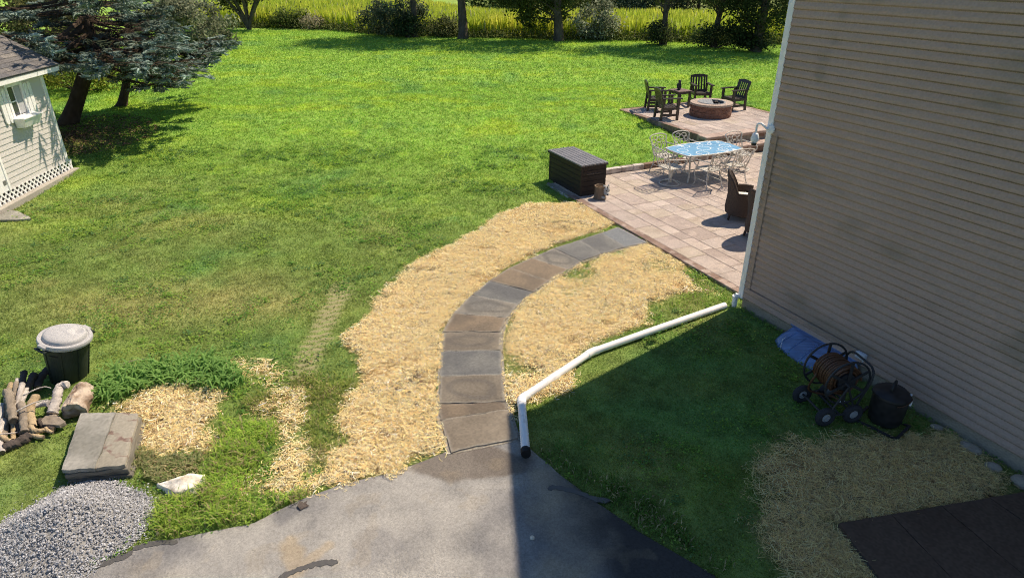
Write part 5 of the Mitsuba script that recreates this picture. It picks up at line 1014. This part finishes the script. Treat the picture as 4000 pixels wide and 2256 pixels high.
k = thing('dead_leaf', 'brown curled leaf lying on the asphalt by the grass edge', 'leaf')
lf = ext(Polygon([[-2.15,4.88],[-2.14,4.95],[-2.1,4.93],[-2.07,4.96],[-2.07,4.92],[-2.03,4.89],[-2.07,4.86],[-2.1,4.83],[-2.13,4.86]]), .026, .029).subdivide().subdivide(); v = np.array(lf.vertices); v[:, 2] += .02 * meshkit.noise(v * 30); lf.vertices = v
put(k, lf, 'bark_dark')
k = thing('pebble', 'single pale pebble on the shaded asphalt', 'pebble'); put(k, lumpy(icosphere(2, .022), .006, 30, 2), 'boulder', place(*[[0.192,4.482,0.0]][0][:2], .03), smooth=True)

# ---------------------------------------------------------------- hose cart and lidded barrel in the shade of the house
mat('cart_frame', (.030, .031, .036), .5, .4); mat('tyre', (.040, .040, .045), .85, .2); mat('rim_grey', (.30, .31, .33), .5, .4)
mat('hose', proc(lambda p, n, uv: mix((.085, .038, .02), (.14, .065, .033), noise(p.x * 20, p.y * 20, p.z * 20))), .45, .4)
k = thing('hose_cart', 'four-wheeled hose reel cart with a coiled brown hose, in the shade by the house wall', 'hose reel')
M = place(-.93, -2.57, 0, math.radians(-15), HM)          # the axle of the reel runs along the wall
def wheel(x, y, r=.125):
    kk = part(k, 'wheel', tube([(x + (r - .038) * math.cos(t), y, r + (r - .038) * math.sin(t)) for t in np.linspace(0, 2 * np.pi, 25)[:-1]], .040, 9, closed=True), 'tyre', M, smooth=50)
    part(kk, 'rim', xf(lathe([(0, -.028), (.03, -.03), (.045, -.02), (r - .06, -.022), (r - .055, .022), (.045, .02), (.03, .03), (0, .028)], 20), place(x, y, r) @ trimesh.transformations.rotation_matrix(math.pi / 2, [1, 0, 0])), 'rim_grey', M, smooth=35)
for x in (-.26, .10):
    for y in (.235, -.235): wheel(x, y)
for x in (-.26, .10): part(k, 'axle', tube([(x, -.26, .125), (x, .26, .125)], .012, 8), 'cart_frame', M, smooth=40)
fr = cat(*[tube([(-.27, s * .24, .14), (.14, s * .24, .14)], .014, 8) for s in (1, -1)], *[tube([(x, -.24, .14), (x, .24, .14)], .014, 8) for x in (-.27, -.08, .14)], *[tube([(x, s * .24, .14), (-.06, s * .24, .52)], .013, 8) for x in (-.24, .12) for s in (1, -1)])
part(k, 'chassis', fr, 'cart_frame', M, smooth=40)
part(k, 'handle_bar', tube(smooth_path([(.14, .24, .14), (.20, .24, .5), (.24, .2, .70), (.24, 0, .73), (.24, -.2, .70), (.20, -.24, .5), (.14, -.24, .14)], 5), .014, 8), 'cart_frame', M, smooth=40)
for s in (1, -1):
    kk = part(k, 'reel_flange', tube([(-.06 + .28 * math.cos(t), s * .21, .56 + .28 * math.sin(t)) for t in np.linspace(0, 2 * np.pi, 33)[:-1]], .013, 7, closed=True), 'cart_frame', M, smooth=50)
    part(kk, 'spokes', cat(*[beam((-.06, s * .21, .56), (-.06 + .28 * math.cos(t), s * .21, .56 + .28 * math.sin(t)), .035, .012, (0, 1, 0)) for t in (.5, 1.55, 2.6, 3.65, 4.7, 5.75)]), 'cart_frame', M)
part(k, 'drum', xf(cylinder(.11, .40, sections=24), place(-.06, 0, .56) @ trimesh.transformations.rotation_matrix(math.pi / 2, [1, 0, 0])), 'cart_frame', M, smooth=40)
for lay, (rad, nn, off) in enumerate(((.135, 13, 0.), (.162, 12, .014), (.185, 10, .0))):
    t = np.linspace(0, 2 * np.pi * nn, nn * 22); y = np.linspace(-.185 + off, .185 - off, len(t)); w = rad + .004 * np.sin(t * .37 + lay)
    part(k, 'hose_coil', tube(np.stack([-.06 + w * np.cos(t), y, .56 + w * np.sin(t)], 1), .0125, 6), 'hose', M, smooth=50)
part(k, 'hose_tail', tube(smooth_path([(-.24, .10, .52), (-.28, .12, .36), (-.20, .18, .2), (-.02, .12, .16), (.05, -.05, .17)], 5), .0125, 7), 'hose', M, smooth=50)
part(k, 'crank', cat(tube([(-.06, -.21, .56), (-.06, -.28, .56), (-.16, -.29, .62), (-.16, -.37, .62)], .010, 7)), 'cart_frame', M, smooth=40)
part(k, 'hose_fitting', tube([(.03, -.06, .18), (.08, -.10, .19)], .016, 8), 'cam_white', M, smooth=40)
mat('barrel', proc(lambda p, n, uv: mix((.012, .012, .014), (.03, .028, .03), noise(p.x * 20, p.y * 20, p.z * 20))), .4, .45)
k = thing('lidded_barrel', 'black barrel with a domed lid and strap handle, beside the hose cart', 'barrel')
M = place(-.52, -2.98, 0, .4, HM)
part(k, 'drum', lathe([(0, 0), (.15, 0), (.175, .03), (.19, .14), (.195, .30), (.185, .38), (0, .38)], 30), 'barrel', M, smooth=35)
part(k, 'lid', lathe([(.20, .37), (.21, .385), (.205, .41), (.15, .455), (.06, .475), (0, .477)], 30), 'barrel', M, smooth=35)
part(k, 'handle', tube(smooth_path([(-.09, .0, .46), (-.075, 0, .53), (0, 0, .56), (.075, 0, .53), (.09, 0, .46)], 4), .014, 8), 'barrel', M, smooth=40)
part(k, 'latch', bx(-.02, .02, -.218, -.195, .33, .39, .004), 'cam_white', M)
part(k, 'tag', bx(.06, .09, -.19, -.17, .40, .43, .003), 'cam_white', M)
part(k, 'cord', tube([(.212 * math.cos(t), .212 * math.sin(t), .375 + .02 * math.sin(3 * t)) for t in np.linspace(-2.6, .6, 24)], .005, 6), 'hose', M)
k = thing('floor_frame', 'flat dark metal frame lying on the grass in front of the barrel', 'frame')
M = place(-.62, -2.98, .03, .25, HM)
part(k, 'side', cat(beam((-.18, -.28, 0), (-.18, .22, 0), .03, .02), beam((.18, -.28, 0), (.18, .22, 0), .03, .02)), 'cart_frame', M)
part(k, 'cross_bar', cat(beam((-.18, -.28, .012), (.18, -.28, .012), .03, .02), beam((-.18, .2, .012), (.18, .2, .012), .03, .02)), 'cart_frame', M)
r = random.Random(3)
for i, (x, y, s) in enumerate(((-.12, -3.75, .09), (-.2, -4.05, .07), (-.16, -4.35, .10), (-.10, -3.35, .06))):
    k = thing('field_stone', ['rounded dark stone against the foundation, farthest of the row', 'small dark stone against the foundation, second of the row', 'largest dark stone against the foundation near the straw', 'small flat stone behind the barrel by the foundation'][i], 'stone')
    put(k, lumpy(xf(icosphere(2, s), np.diag([1, 1.2, .6, 1])), .03, 9, i), 'concrete', place(x, y, .03, r.random(), HM), smooth=True)

# ---------------------------------------------------------------- trees, shrubs, meadow
mat('bark_spruce', proc(lambda p, n, uv: mix((.035, .026, .020), (.11, .082, .062), fbm(p.x * 9, p.y * 9, p.z * 5, 3))), .95, .1, bump=lambda p, n, uv: .03 * fbm(p.x * 14, p.y * 14, p.z * 8, 3), eps=.01)
mat('bark_tree', proc(lambda p, n, uv: mix((.055, .045, .036), (.17, .145, .12), fbm(p.x * 6, p.y * 6, p.z * 3, 3))), .95, .1, bump=lambda p, n, uv: .03 * fbm(p.x * 10, p.y * 10, p.z * 5, 3), eps=.01)
def unit(v): return v / (np.linalg.norm(v, axis=-1, keepdims=True) + 1e-9)
def twigs(P, Dr, L, R, col, r, needles=14):
    """Needle-covered twigs: a soft core with needle blades standing off it."""
    n = len(P); Dr = unit(Dr); a = unit(np.cross(Dr, r.normal(size=(n, 3)))); b = np.cross(Dr, a)
    t = np.array([0, .25, .7, 1.]); rad = np.array([.35, .85, .8, .15]); k = 5; q = np.arange(k) * 2 * np.pi / k
    ringv = P[:, None, None] + Dr[:, None, None] * (L[:, None] * t)[:, :, None, None] + (R[:, None] * rad)[:, :, None, None] * .62 * (np.cos(q)[None, None, :, None] * a[:, None, None] + np.sin(q)[None, None, :, None] * b[:, None, None]) * r.uniform(.75, 1.3, (n, 4, k, 1))
    V1 = ringv.reshape(n, -1, 3); F1 = []
    for i in range(3):
        for j in range(k): F1 += [[i * k + j, i * k + (j + 1) % k, (i + 1) * k + (j + 1) % k], [i * k + j, (i + 1) * k + (j + 1) % k, (i + 1) * k + j]]
    F1 = np.array(F1); m1 = V1.shape[1]
    s = r.uniform(.05, 1, (n, needles)); th = r.uniform(0, 2 * np.pi, (n, needles)); off = np.cos(th)[..., None] * a[:, None] + np.sin(th)[..., None] * b[:, None]; tan = -np.sin(th)[..., None] * a[:, None] + np.cos(th)[..., None] * b[:, None]
    base = P[:, None] + Dr[:, None] * (L[:, None] * s)[..., None] + off * (R[:, None, None] * .4); tip = base + off * (R[:, None, None] * r.uniform(.6, 1.1, (n, needles, 1))) + Dr[:, None] * (R[:, None, None] * 1.0)
    w = tan * (R[:, None, None] * .22); V2 = np.stack([base - w, base + w, tip], 2).reshape(n, -1, 3); m2 = needles * 3
    V = np.concatenate([V1, V2], 1); F = np.concatenate([F1, np.arange(m2).reshape(-1, 3) + m1], 0)
    c = np.repeat(col, m1 + m2, 0).reshape(n, m1 + m2, 3) * r.uniform(.85, 1.15, (n, m1 + m2, 1))
    return V.reshape(-1, 3), (np.arange(n)[:, None, None] * (m1 + m2) + F[None]).reshape(-1, 3), c.reshape(-1, 3)
def spruce(label, base, top, h, rad, zlow, nbr, seed, blue, sector=None, dens=1., trunk_r=.27, extra=()):
    r = np.random.default_rng(seed); base, top = np.array(base, float), np.array(top, float)
    k = thing('spruce_tree', label, 'tree', None)
    ax = lambda z: base + (top - base) * np.clip((z - base[2]) / (top[2] - base[2]), 0, 1)[..., None] + np.array([0, 0, 1.]) * np.maximum(z - top[2], 0)[..., None]
    zs = np.linspace(base[2] - .2, h, 22); part(k, 'trunk', tube(ax(zs), trunk_r * (1.08 - .95 * (zs - zs[0]) / (h - zs[0])) + .10 * np.exp(-(zs - zs[0]) * 3), 14, jit=.05, seed=seed), 'bark_spruce', smooth=50)
    bm, Vs, Fs, Cs, off = [], [], [], [], 0
    for i in range(nbr + len(extra)):
        f = (i + r.uniform()) / nbr; z = zlow + (h * .94 - zlow) * f ** 1.9; R_ = rad * (1 - ((z - zlow) / (h - zlow)) ** 1.1) * r.uniform(.55, 1.05) + .3
        if i >= nbr: z, azx, R_ = extra[i - nbr]
        az = math.radians(azx) if i >= nbr else r.uniform(0, 2 * np.pi) if sector is None or r.uniform() < .15 else r.uniform(*sector)
        if i < nbr and z > 2.75 and math.cos(az) > .35: R_ *= .58
        d = np.array([math.cos(az), math.sin(az), 0]); s = np.linspace(0, 1, 9); droop = r.uniform(.10, .26)
        p = ax(np.array(z)) + d * (R_ * s)[:, None] + np.array([0, 0, 1]) * (-droop * R_ * s * (1.5 - s) * 1.1 + .10 * R_ * s ** 3)[:, None]; p += r.normal(0, .03, p.shape) * s[:, None] * R_ * .5
        bm.append(tube(p, .045 * (1 - .85 * s) * (R_ / rad + .4), 5, caps=False))
        hi = z > 5.2; nb_ = int((9 if hi else 26) * R_ / 4 * dens) + 3
        for j in range(nb_):
            u = .26 + .74 * ((j + r.uniform()) / nb_); c = np.array([np.interp(u, s, p[:, q]) for q in range(3)]); side = 1 if j % 2 else -1
            a2 = az + side * r.uniform(.6, 1.25); bl = (1.15 - .75 * abs(u - .35)) * R_ * .26 * r.uniform(.6, 1.15); dd = np.array([math.cos(a2), math.sin(a2), r.uniform(-.30, .05)]); dd /= np.linalg.norm(dd)
            e = c + dd * bl; bm.append(tube(np.array([c, (c + e) / 2 + [0, 0, .02], e]), [.011, .008, .004], 3, caps=False))
            nt = int((3 if hi else 8) * (.5 + bl)) + 2; q = r.uniform(.25, 1.0, nt) if u > .5 else r.uniform(.55, 1.0, nt)
            if u < .55 and r.uniform() < .8: continue
            if not hi and fb(np.array(c[0] + 3 * c[2]), np.array(c[1] + 2 * c[2]), 1.1, seed) < .44: continue
            P_ = c + dd * (bl * q)[:, None]; ss_ = np.where(np.arange(nt) % 2, 1, -1); aa = a2 + ss_ * r.uniform(.2, 1.0, nt); D_ = np.stack([np.cos(aa), np.sin(aa), r.uniform(-.35, .25, nt)], 1)
            fresh = np.clip(.15 + .85 * (q - .2) + r.normal(0, .2, nt), 0, 1)[:, None] * np.clip((u - .30) / .45, .06, 1) * r.uniform(.55, 1.1); old = np.array([.055, .070, .040])
            V, F, C_ = twigs(P_, D_, (.34 if hi else .25) * r.uniform(.6, 1.25, nt), (.075 if hi else .047) * r.uniform(.8, 1.25, nt), old + (np.array(blue) - old) * fresh, r, 6 if hi else 13); Vs.append(V); Fs.append(F + off); Cs.append(C_); off += len(V)
        # bare inner twigs
        for j in range(6 if not hi else 0):
            u = r.uniform(.1, .55); c = np.array([np.interp(u, s, p[:, q]) for q in range(3)]); e = c + unit(r.normal(size=3) * [1, 1, .7] + [0, 0, -.3]) * r.uniform(.3, .9); bm.append(tube(np.array([c, (c + e) / 2 + r.normal(0, .04, 3), e]), [.009, .006, .003], 3, caps=False))
    part(k, 'branches', cat(*bm), 'bark_spruce'); labels[k + '__branches'] = {'kind': 'stuff'}
    part(k, 'needles', trimesh.Trimesh(np.vstack(Vs), np.vstack(Fs), process=False), 'vcol', color=np.clip(np.vstack(Cs), 0, .9)); labels[k + '__needles'] = {'kind': 'stuff'}
    print(label, sum(len(f) for f in Fs), sum(len(m.faces) for m in bm))
spruce('large blue spruce with a thick leaning trunk behind the shed', (-13.7, 20.3, .35), (-12.45, 20.6, 2.6), 9.5, 3.7, 2.45, 84, 5, (.37, .48, .43), trunk_r=.215,
       extra=((4.3, -50, 4.0), (3.5, -84, 4.2), (4.8, -56, 4.6), (2.9, -30, 3.3), (3.4, -5, 2.2), (2.7, -12, 2.8), (2.35, -26, 3.7), (2.2, -14, 3.4), (2.6, -38, 3.9), (2.05, -20, 3.8), (3.0, -24, 3.2)))
spruce('smaller blue spruce with a thin trunk, right of the large one', (-13.2, 22.5, .45), (-12.4, 22.7, 2.4), 8.0, 2.5, 2.1, 44, 6, (.35, .455, .40), (-1.9, 1.0), trunk_r=.12,
       extra=((2.3, -20, 2.6), (3.0, -8, 1.8), (2.0, -40, 2.6), (3.4, -30, 1.8)))

def leaves(P, size, col, r, up=.35):
    n = len(P); a = unit(r.normal(size=(n, 3)) + [0, 0, 0]); nn = unit(r.normal(size=(n, 3)) + [0, 0, up]); s = unit(np.cross(nn, a)); a = np.cross(s, nn); sz = (size * r.uniform(.6, 1.4, n))[:, None]
    V = np.stack([P - a * sz * .5, P + s * sz * .30, P + a * sz * .5, P - s * sz * .30], 1)
    k = np.arange(n)[:, None] * 4; F = np.concatenate([k + [0, 1, 2], k + [0, 2, 3]], 0)
    return V.reshape(-1, 3), F, np.repeat(col, 4, 0)
def crown_points(n, c, rx, ry, rz, nc, cr, r, zmin=None):
    d = unit(r.normal(size=(nc, 3))); rr = r.uniform(.25, 1, nc) ** .5; cc = np.array(c) + d * rr[:, None] * [rx, ry, rz]
    i = r.integers(0, nc, n); P = cc[i] + r.normal(size=(n, 3)) * (cr * r.uniform(.6, 1.2, nc))[i][:, None] * [1, 1, .75]
    tone = r.uniform(.6, 1.35, nc)[i]
    if zmin is not None: k = P[:, 2] > zmin + r.uniform(0, .3, n); P, tone = P[k], tone[k]
    return P, tone, cc
def tree(base, label, x, y, h, tr, crown, n, size, colA, colB, seed, lean=(0, 0), limbs=7, group=None, limb_low=1.2, name='tree'):
    """crown: list of (dx, dy, z, rx, ry, rz, clumps, clump radius, share)."""
    r = np.random.default_rng(seed); z0 = float(land(x, y)); k = thing(name, label, 'tree', group); b = np.array([x, y, z0])
    zs = np.linspace(-.2, h * .85, 16); t = b + np.stack([lean[0] * zs / h + .06 * np.sin(zs * 1.3 + seed), lean[1] * zs / h, zs], 1)
    part(k, 'trunk', tube(t, tr * (1.05 - .8 * (zs + .2) / h) + tr * .35 * np.exp(-(zs + .2) * 3), 11, jit=.06, seed=seed), 'bark_tree', smooth=50)
    Vs, Fs, Cs, off, cs = [], [], [], 0, []
    for dx, dy, z, rx, ry, rz, nc, cr, sh in crown:
        P, tone, cc = crown_points(int(n * sh), b + [dx, dy, z], rx, ry, rz, nc, cr, r, z0 + .15); cs.append(cc)
        c = (np.array(colA) + (np.array(colB) - np.array(colA)) * r.uniform(0, 1, (len(P), 1)) ** 1.5) * tone[:, None]
        V, F, C_ = leaves(P, size, c, r); Vs.append(V); Fs.append(F + off); Cs.append(C_); off += len(V)
    cs = np.vstack(cs); bm = []
    for q in cs[r.permutation(len(cs))[:limbs * 3]]:
        zb = np.clip((q[2] - z0) * r.uniform(.45, .8), limb_low, h * .8); p0 = np.array([np.interp(zb, zs, t[:, j]) for j in range(3)]); mid = (p0 + q) / 2 + r.normal(0, .12, 3)
        bm.append(tube(smooth_path([p0, mid, q], 3), np.linspace(tr * .28, .012, 7), 5, caps=False))
    part(k, 'limbs', cat(*bm), 'bark_tree'); labels[k + '__limbs'] = {'kind': 'stuff'}
    part(k, 'crown', trimesh.Trimesh(np.vstack(Vs), np.vstack(Fs), process=False), 'leaf', color=np.clip(np.vstack(Cs), 0, .8)); labels[k + '__crown'] = {'kind': 'stuff'}
DK, DK2 = (.08, .115, .04), (.23, .29, .085)
GR, GR2 = (.075, .10, .055), (.22, .25, .15)
tree(0, 'tree with a dark trunk rising out of a broad shrub at the lawn edge', -5.95, 42.6, 8.5, .20, [(-.3, 0, 6.0, 2.8, 2.4, 2.4, 60, .5, 1)], 9000, .17, DK, DK2, 301, limb_low=3)
tree(0, 'tall bare-trunked tree with grey bark standing alone at the lawn edge', -2.98, 41.8, 10, .27, [(-.2, 0, 5.8, 3.0, 2.6, 2.6, 70, .5, 1), (1.9, .5, 3.0, 1.2, .8, .35, 10, .35, .08)], 11000, .17, DK, DK2, 302, limb_low=3)
tree(0, 'broad dark tree with low leafy limbs in the middle of the lawn edge', 2.68, 40.6, 9.5, .27, [(0, 0, 5.6, 3.4, 2.8, 2.8, 80, .55, .62), (-1.9, .2, 2.5, 1.6, 1.2, 1.0, 34, .36, .2), (-.9, .5, 1.4, 1.3, .8, 1.0, 22, .3, .12), (.8, .3, 2.6, 1.2, .9, .8, 16, .35, .08)], 16000, .16, DK, (.15, .185, .05), 303, lean=(-.3, 0))
tree(0, 'thin dark tree with bare lower twigs, left of the three at the right', 8.43, 38.9, 9, .17, [(0, 0, 5.8, 2.0, 1.8, 2.6, 60, .45, .8), (.1, 0, 3.0, 1.3, 1.0, .8, 26, .26, .16), (-.2, 0, .55, .5, .5, .5, 12, .22, .10)], 10000, .13, DK, DK2, 304, lean=(.35, 0), limbs=12)
tree(0, 'thin dark tree with sparse crown, middle of the three at the right', 11.0, 37.8, 9, .16, [(0, 0, 5.8, 2.3, 1.8, 2.6, 60, .45, .75), (.2, 0, 2.9, 1.6, 1.1, .9, 34, .28, .2), (-.1, 0, .6, .9, .6, .5, 14, .24, .12)], 11000, .13, DK, DK2, 305, lean=(.7, 0), limbs=12)
tree(0, 'dense dark tree beside the house corner, rightmost at the lawn edge', 12.75, 36.0, 10, .24, [(0, 0, 5.5, 2.8, 2.2, 3.0, 70, .5, .55), (.2, 0, 2.3, 2.0, 1.3, 1.3, 50, .38, .35), (-1.0, 0, .7, .9, .6, .6, 14, .25, .1)], 16000, .14, (.035, .055, .022), (.10, .135, .05), 306)
# many-stemmed small tree at the left of the meadow
r = np.random.default_rng(9); k = thing('tree', 'small many-stemmed tree spreading from one foot, at the left of the meadow', 'tree'); b = np.array([-17.5, 46.7, float(land(-17.5, 46.7))])
for a, sp in ((-2.6, .9), (-.6, 1.0), (.4, .55), (1.7, .5), (2.6, .75), (3.6, .5), (-1.5, .4)):
    d = np.array([math.cos(a), math.sin(a) * .6, 0]); part(k, 'stem', tube(smooth_path([b - [0, 0, .1], b + d * .35 * sp + [0, 0, .7], b + d * 1.3 * sp + [0, 0, 1.8], b + d * 2.4 * sp + [0, 0, 3.0], b + d * 3.2 * sp + [0, 0, 4.2]], 4), np.linspace(.13, .03, 17), 7, jit=.06, seed=int(a * 10) % 77), 'bark_tree', smooth=50)
P, tone, cc = crown_points(9000, b + [-.2, 0, 3.4], 2.6, 2.2, 1.5, 80, .42, r); P2, t2, _ = crown_points(2200, b + [-.9, .4, 1.9], .9, .8, .6, 16, .3, r); P, tone = np.vstack([P, P2]), np.r_[tone, t2]
V, F, C_ = leaves(P, .14, (np.array([.05, .066, .03]) + np.array([.09, .10, .04]) * r.uniform(0, 1, (len(P), 1))) * tone[:, None], r); part(k, 'crown', trimesh.Trimesh(V, F, process=False), 'leaf', color=np.clip(C_, 0, .8)); labels[k + '__crown'] = {'kind': 'stuff'}

def shrub(label, x, y, rx, ry, h, n, size, colA, colB, seed, name='shrub'):
    r = np.random.default_rng(seed); z0 = float(land(x, y)); k = thing(name, label, 'shrub')
    P, tone, cc = crown_points(n, (x, y, z0 + h * .42), rx, ry, h * .48, int(16 + n / 160), .26, r, z0)
    c = 1.3 * (np.array(colA) + (np.array(colB) - np.array(colA)) * r.uniform(0, 1, (len(P), 1)) ** 1.4) * tone[:, None]
    V, F, C_ = leaves(P, size, c, r); part(k, 'foliage', trimesh.Trimesh(V, F, process=False), 'leaf', color=np.clip(C_, 0, .8)); labels[k + '__foliage'] = {'kind': 'stuff'}
    bm = [tube(np.array([[x + r.normal(0, .1), y + r.normal(0, .1), z0 - .05], (np.array([x, y, z0]) + q) / 2, q]), [.03, .02, .006], 4, caps=False) for q in cc[:12]]
    part(k, 'stems', cat(*bm), 'bark_tree'); labels[k + '__stems'] = {'kind': 'stuff'}
shrub('broad grey-green shrub round the foot of the dark-trunked tree', -7.0, 43.2, 2.2, 1.2, 2.5, 7000, .15, (.06, .085, .045), GR2, 401)
shrub('dark shrub in the shade just left of the dark trunk', -6.3, 42.2, .9, .6, 1.3, 1800, .13, (.03, .055, .025), (.06, .10, .04), 402)
shrub('low olive shrub between the dark trunk and the grey trunk', -4.3, 42.6, 1.0, .7, 1.3, 2200, .13, (.07, .09, .04), (.19, .20, .09), 403)
shrub('pale silvery-leaved shrub right of the broad middle tree', 4.9, 41.2, 1.25, .9, 2.3, 5000, .14, (.13, .16, .09), (.40, .43, .33), 404)
shrub('dark leafy mound at the foot of the thin left tree of three', 8.2, 38.7, .75, .5, 1.25, 1800, .11, (.04, .05, .03), (.10, .11, .06), 405)
shrub('dark low shrubs under the middle tree of three', 11.0, 37.5, 1.3, .6, 1.2, 2600, .11, (.04, .06, .03), (.11, .14, .06), 406)
shrub('dark low shrub under the tree by the house corner', 12.6, 36.2, 1.2, .6, 1.1, 2400, .11, (.03, .05, .025), (.08, .11, .05), 407)
shrub('pale dry bush at the left end of the meadow edge', -13.3, 47.0, .8, .6, .95, 1400, .12, (.22, .20, .13), (.42, .38, .28), 408)
shrub('dark green bush at the left of the meadow edge, right of the many-stemmed tree', -15.3, 47.8, 1.5, .7, 1.3, 2600, .13, (.05, .075, .03), (.14, .18, .05), 409)
shrub('wide grey-green bush behind the spruces', -17.2, 36.8, 2.5, 1.6, 3.0, 10000, .15, (.10, .12, .07), (.33, .35, .24), 410)
shrub('leafy bush at the lawn edge between the spruce tips and the many-stemmed tree', -15.7, 36.8, 1.1, .9, 1.0, 2600, .13, (.10, .12, .07), (.28, .30, .19), 411)
shrub('yellow-green bush seen between the shed corner and the spruce trunk', -16.2, 25.2, 1.7, 1.0, 1.5, 4500, .11, (.10, .14, .03), (.28, .30, .05), 412)
shrub('dark undergrowth bush behind the spruces at the far left', -22.5, 33.0, 3.0, 2.0, 4.0, 8000, .16, (.05, .06, .025), (.17, .16, .06), 413)
shrub('dark bush behind the spruces, left of the wide grey-green one', -19.2, 30.2, 2.4, 1.4, 3.2, 6000, .14, (.05, .06, .03), (.16, .16, .07), 414)
# trees far behind the meadow
for i, (x, y, h, rx, lab) in enumerate(((6.6, 64, 5.5, 3.0, 'olive tree far behind the meadow, left of the dark gap'), (9.6, 70, 4.6, 2.6, 'dark green tree far behind the meadow, in the gap between trees'), (11.5, 62, 6.5, 3.2, 'blue-green tree far behind the meadow, left of the thin trees'), (16.5, 63, 6, 3.4, 'grey-green tree far behind the meadow, between the thin trees'), (-1.2, 66, 4.6, 3.2, 'low green tree far behind the meadow, near the bare grey trunk'), (20.5, 60, 7, 3.5, 'dark tree far behind the meadow, next to the house corner'))):
    cA, cB = (((.08, .10, .035), (.22, .24, .07)), ((.05, .075, .05), (.13, .18, .10)), ((.06, .10, .075), (.17, .24, .17)), ((.08, .09, .06), (.2, .21, .14)), ((.07, .12, .05), (.2, .26, .09)), ((.05, .07, .035), (.13, .16, .07)))[i]
    tree(0, lab, x, y, h + 1.5, .18, [(0, 0, h * .55, rx, rx * .8, h * .5, 60, .6, 1)], 7000, .26, cA, cB, 330 + i, limb_low=.8)
# goldenrod meadow and the weedy strip in front of it
def stalks(x, y, h, w, col, seed):
    r = np.random.default_rng(seed); n = len(x); a = r.uniform(0, np.pi, n); z = land(x, y) - .05; lx, ly = r.normal(0, .12, n) * h, r.normal(0, .12, n) * h
    d = np.stack([np.cos(a), np.sin(a), 0 * a], 1); b = np.stack([x, y, z], 1); m = b + np.stack([lx * .5, ly * .5, h * .68], 1); t = b + np.stack([lx, ly, h], 1); w = w[:, None]
    V = np.stack([b - d * w * .3, b + d * w * .3, m - d * w, m + d * w, t], 1); k = np.arange(n)[:, None] * 5; F = np.concatenate([k + [0, 1, 3], k + [0, 3, 2], k + [2, 3, 4]], 0)
    return trimesh.Trimesh(V.reshape(-1, 3), F, process=False), np.repeat(col, 5, 0)
def edge_y(x): return np.interp(x, [-40, -19, -13, -8, -3, 3, 8, 13, 40], [50, 48.6, 47.6, 44.0, 42.9, 41.6, 41.0, 39.5, 37])
r = np.random.default_rng(33); n = 60000; x = r.uniform(-26, 24, n); y = edge_y(x) + r.uniform(0, 1, n) ** 1.4 * 24; k = in_view(x, y, 1.1); x, y = x[k], y[k]
f = fb(x, y, .35, 77); g = fb(x, y, .9, 78); t = r.uniform(0, 1, (len(x), 1))
c = np.array([.55, .66, .08]) + (np.array([.80, .78, .13]) - np.array([.55, .66, .08])) * ramp(.35, .65, f)[:, None] * t; c = c + (ramp(.58, .72, g) * .6)[:, None] * (np.array([.30, .42, .10]) - c)
pale = (r.uniform(0, 1, len(x)) < .04)[:, None]; c = np.where(pale, [.6, .56, .42], c) * r.uniform(.7, 1.25, (len(x), 1))
m, c = stalks(x, y, r.uniform(.9, 1.45, len(x)) * (.8 + .35 * f), r.uniform(.02, .05, len(x)) * (.7 + y / 80), c, 34)
put('meadow', m, 'leaf', color=np.clip(c, 0, .8)); kind('meadow', 'stuff', 'tall yellow-green meadow beyond the mown lawn'); labels['meadow']['category'] = 'meadow'
n = 16000; x = r.uniform(-26, 20, n); y = edge_y(x) - .15 + r.normal(0, .45, n); k = in_view(x, y, 1.1) & (fb(x, y, .5, 79) > .38); x, y = x[k], y[k]
c = np.array([.09, .125, .045]) + r.uniform(0, 1, (len(x), 1)) * np.array([.15, .14, .06]); hh = r.uniform(.15, .7, len(x)) * (.5 + fb(x, y, .6, 80))
V, F, C_ = leaves(np.stack([x, y, land(x, y) + hh * r.uniform(.1, 1, len(x))], 1), .13, c, r); put('verge_weeds', trimesh.Trimesh(V, F, process=False), 'leaf', color=np.clip(C_, 0, .8)); kind('verge_weeds', 'stuff', 'strip of dark low weeds where the lawn meets the meadow'); labels['verge_weeds']['category'] = 'weeds'
# bare earth and fallen needles under the spruces
n = 3800; a = r.uniform(0, 2 * np.pi, n); d = r.uniform(0, 1, n) ** .7; x, y = -12.9 + np.cos(a) * d * 2.4, 19.2 + np.sin(a) * d * 2.0; k = ~shapely.contains_xy(SHED, x, y); x, y = x[k], y[k]
m, c = strips(x, y, land(x, y) + .035 + .02 * r.uniform(0, 1, len(x)), r.uniform(.05, .14, len(x)), r.uniform(.015, .035, len(x)), np.array([.13, .085, .055]) * r.uniform(.5, 2.0, (len(x), 1)), 35)
put('needle_litter', m, 'vcol', color=np.clip(c, 0, .8)); kind('needle_litter', 'stuff', 'brown needle litter on the ground under the spruces'); labels['needle_litter']['category'] = 'leaf litter'
tot = sum(len(meshkit.WRITTEN[d['filename']][1]) for d in scene.values() if d.get('type') == 'ply'); print('triangles', tot, 'entries', len(scene))
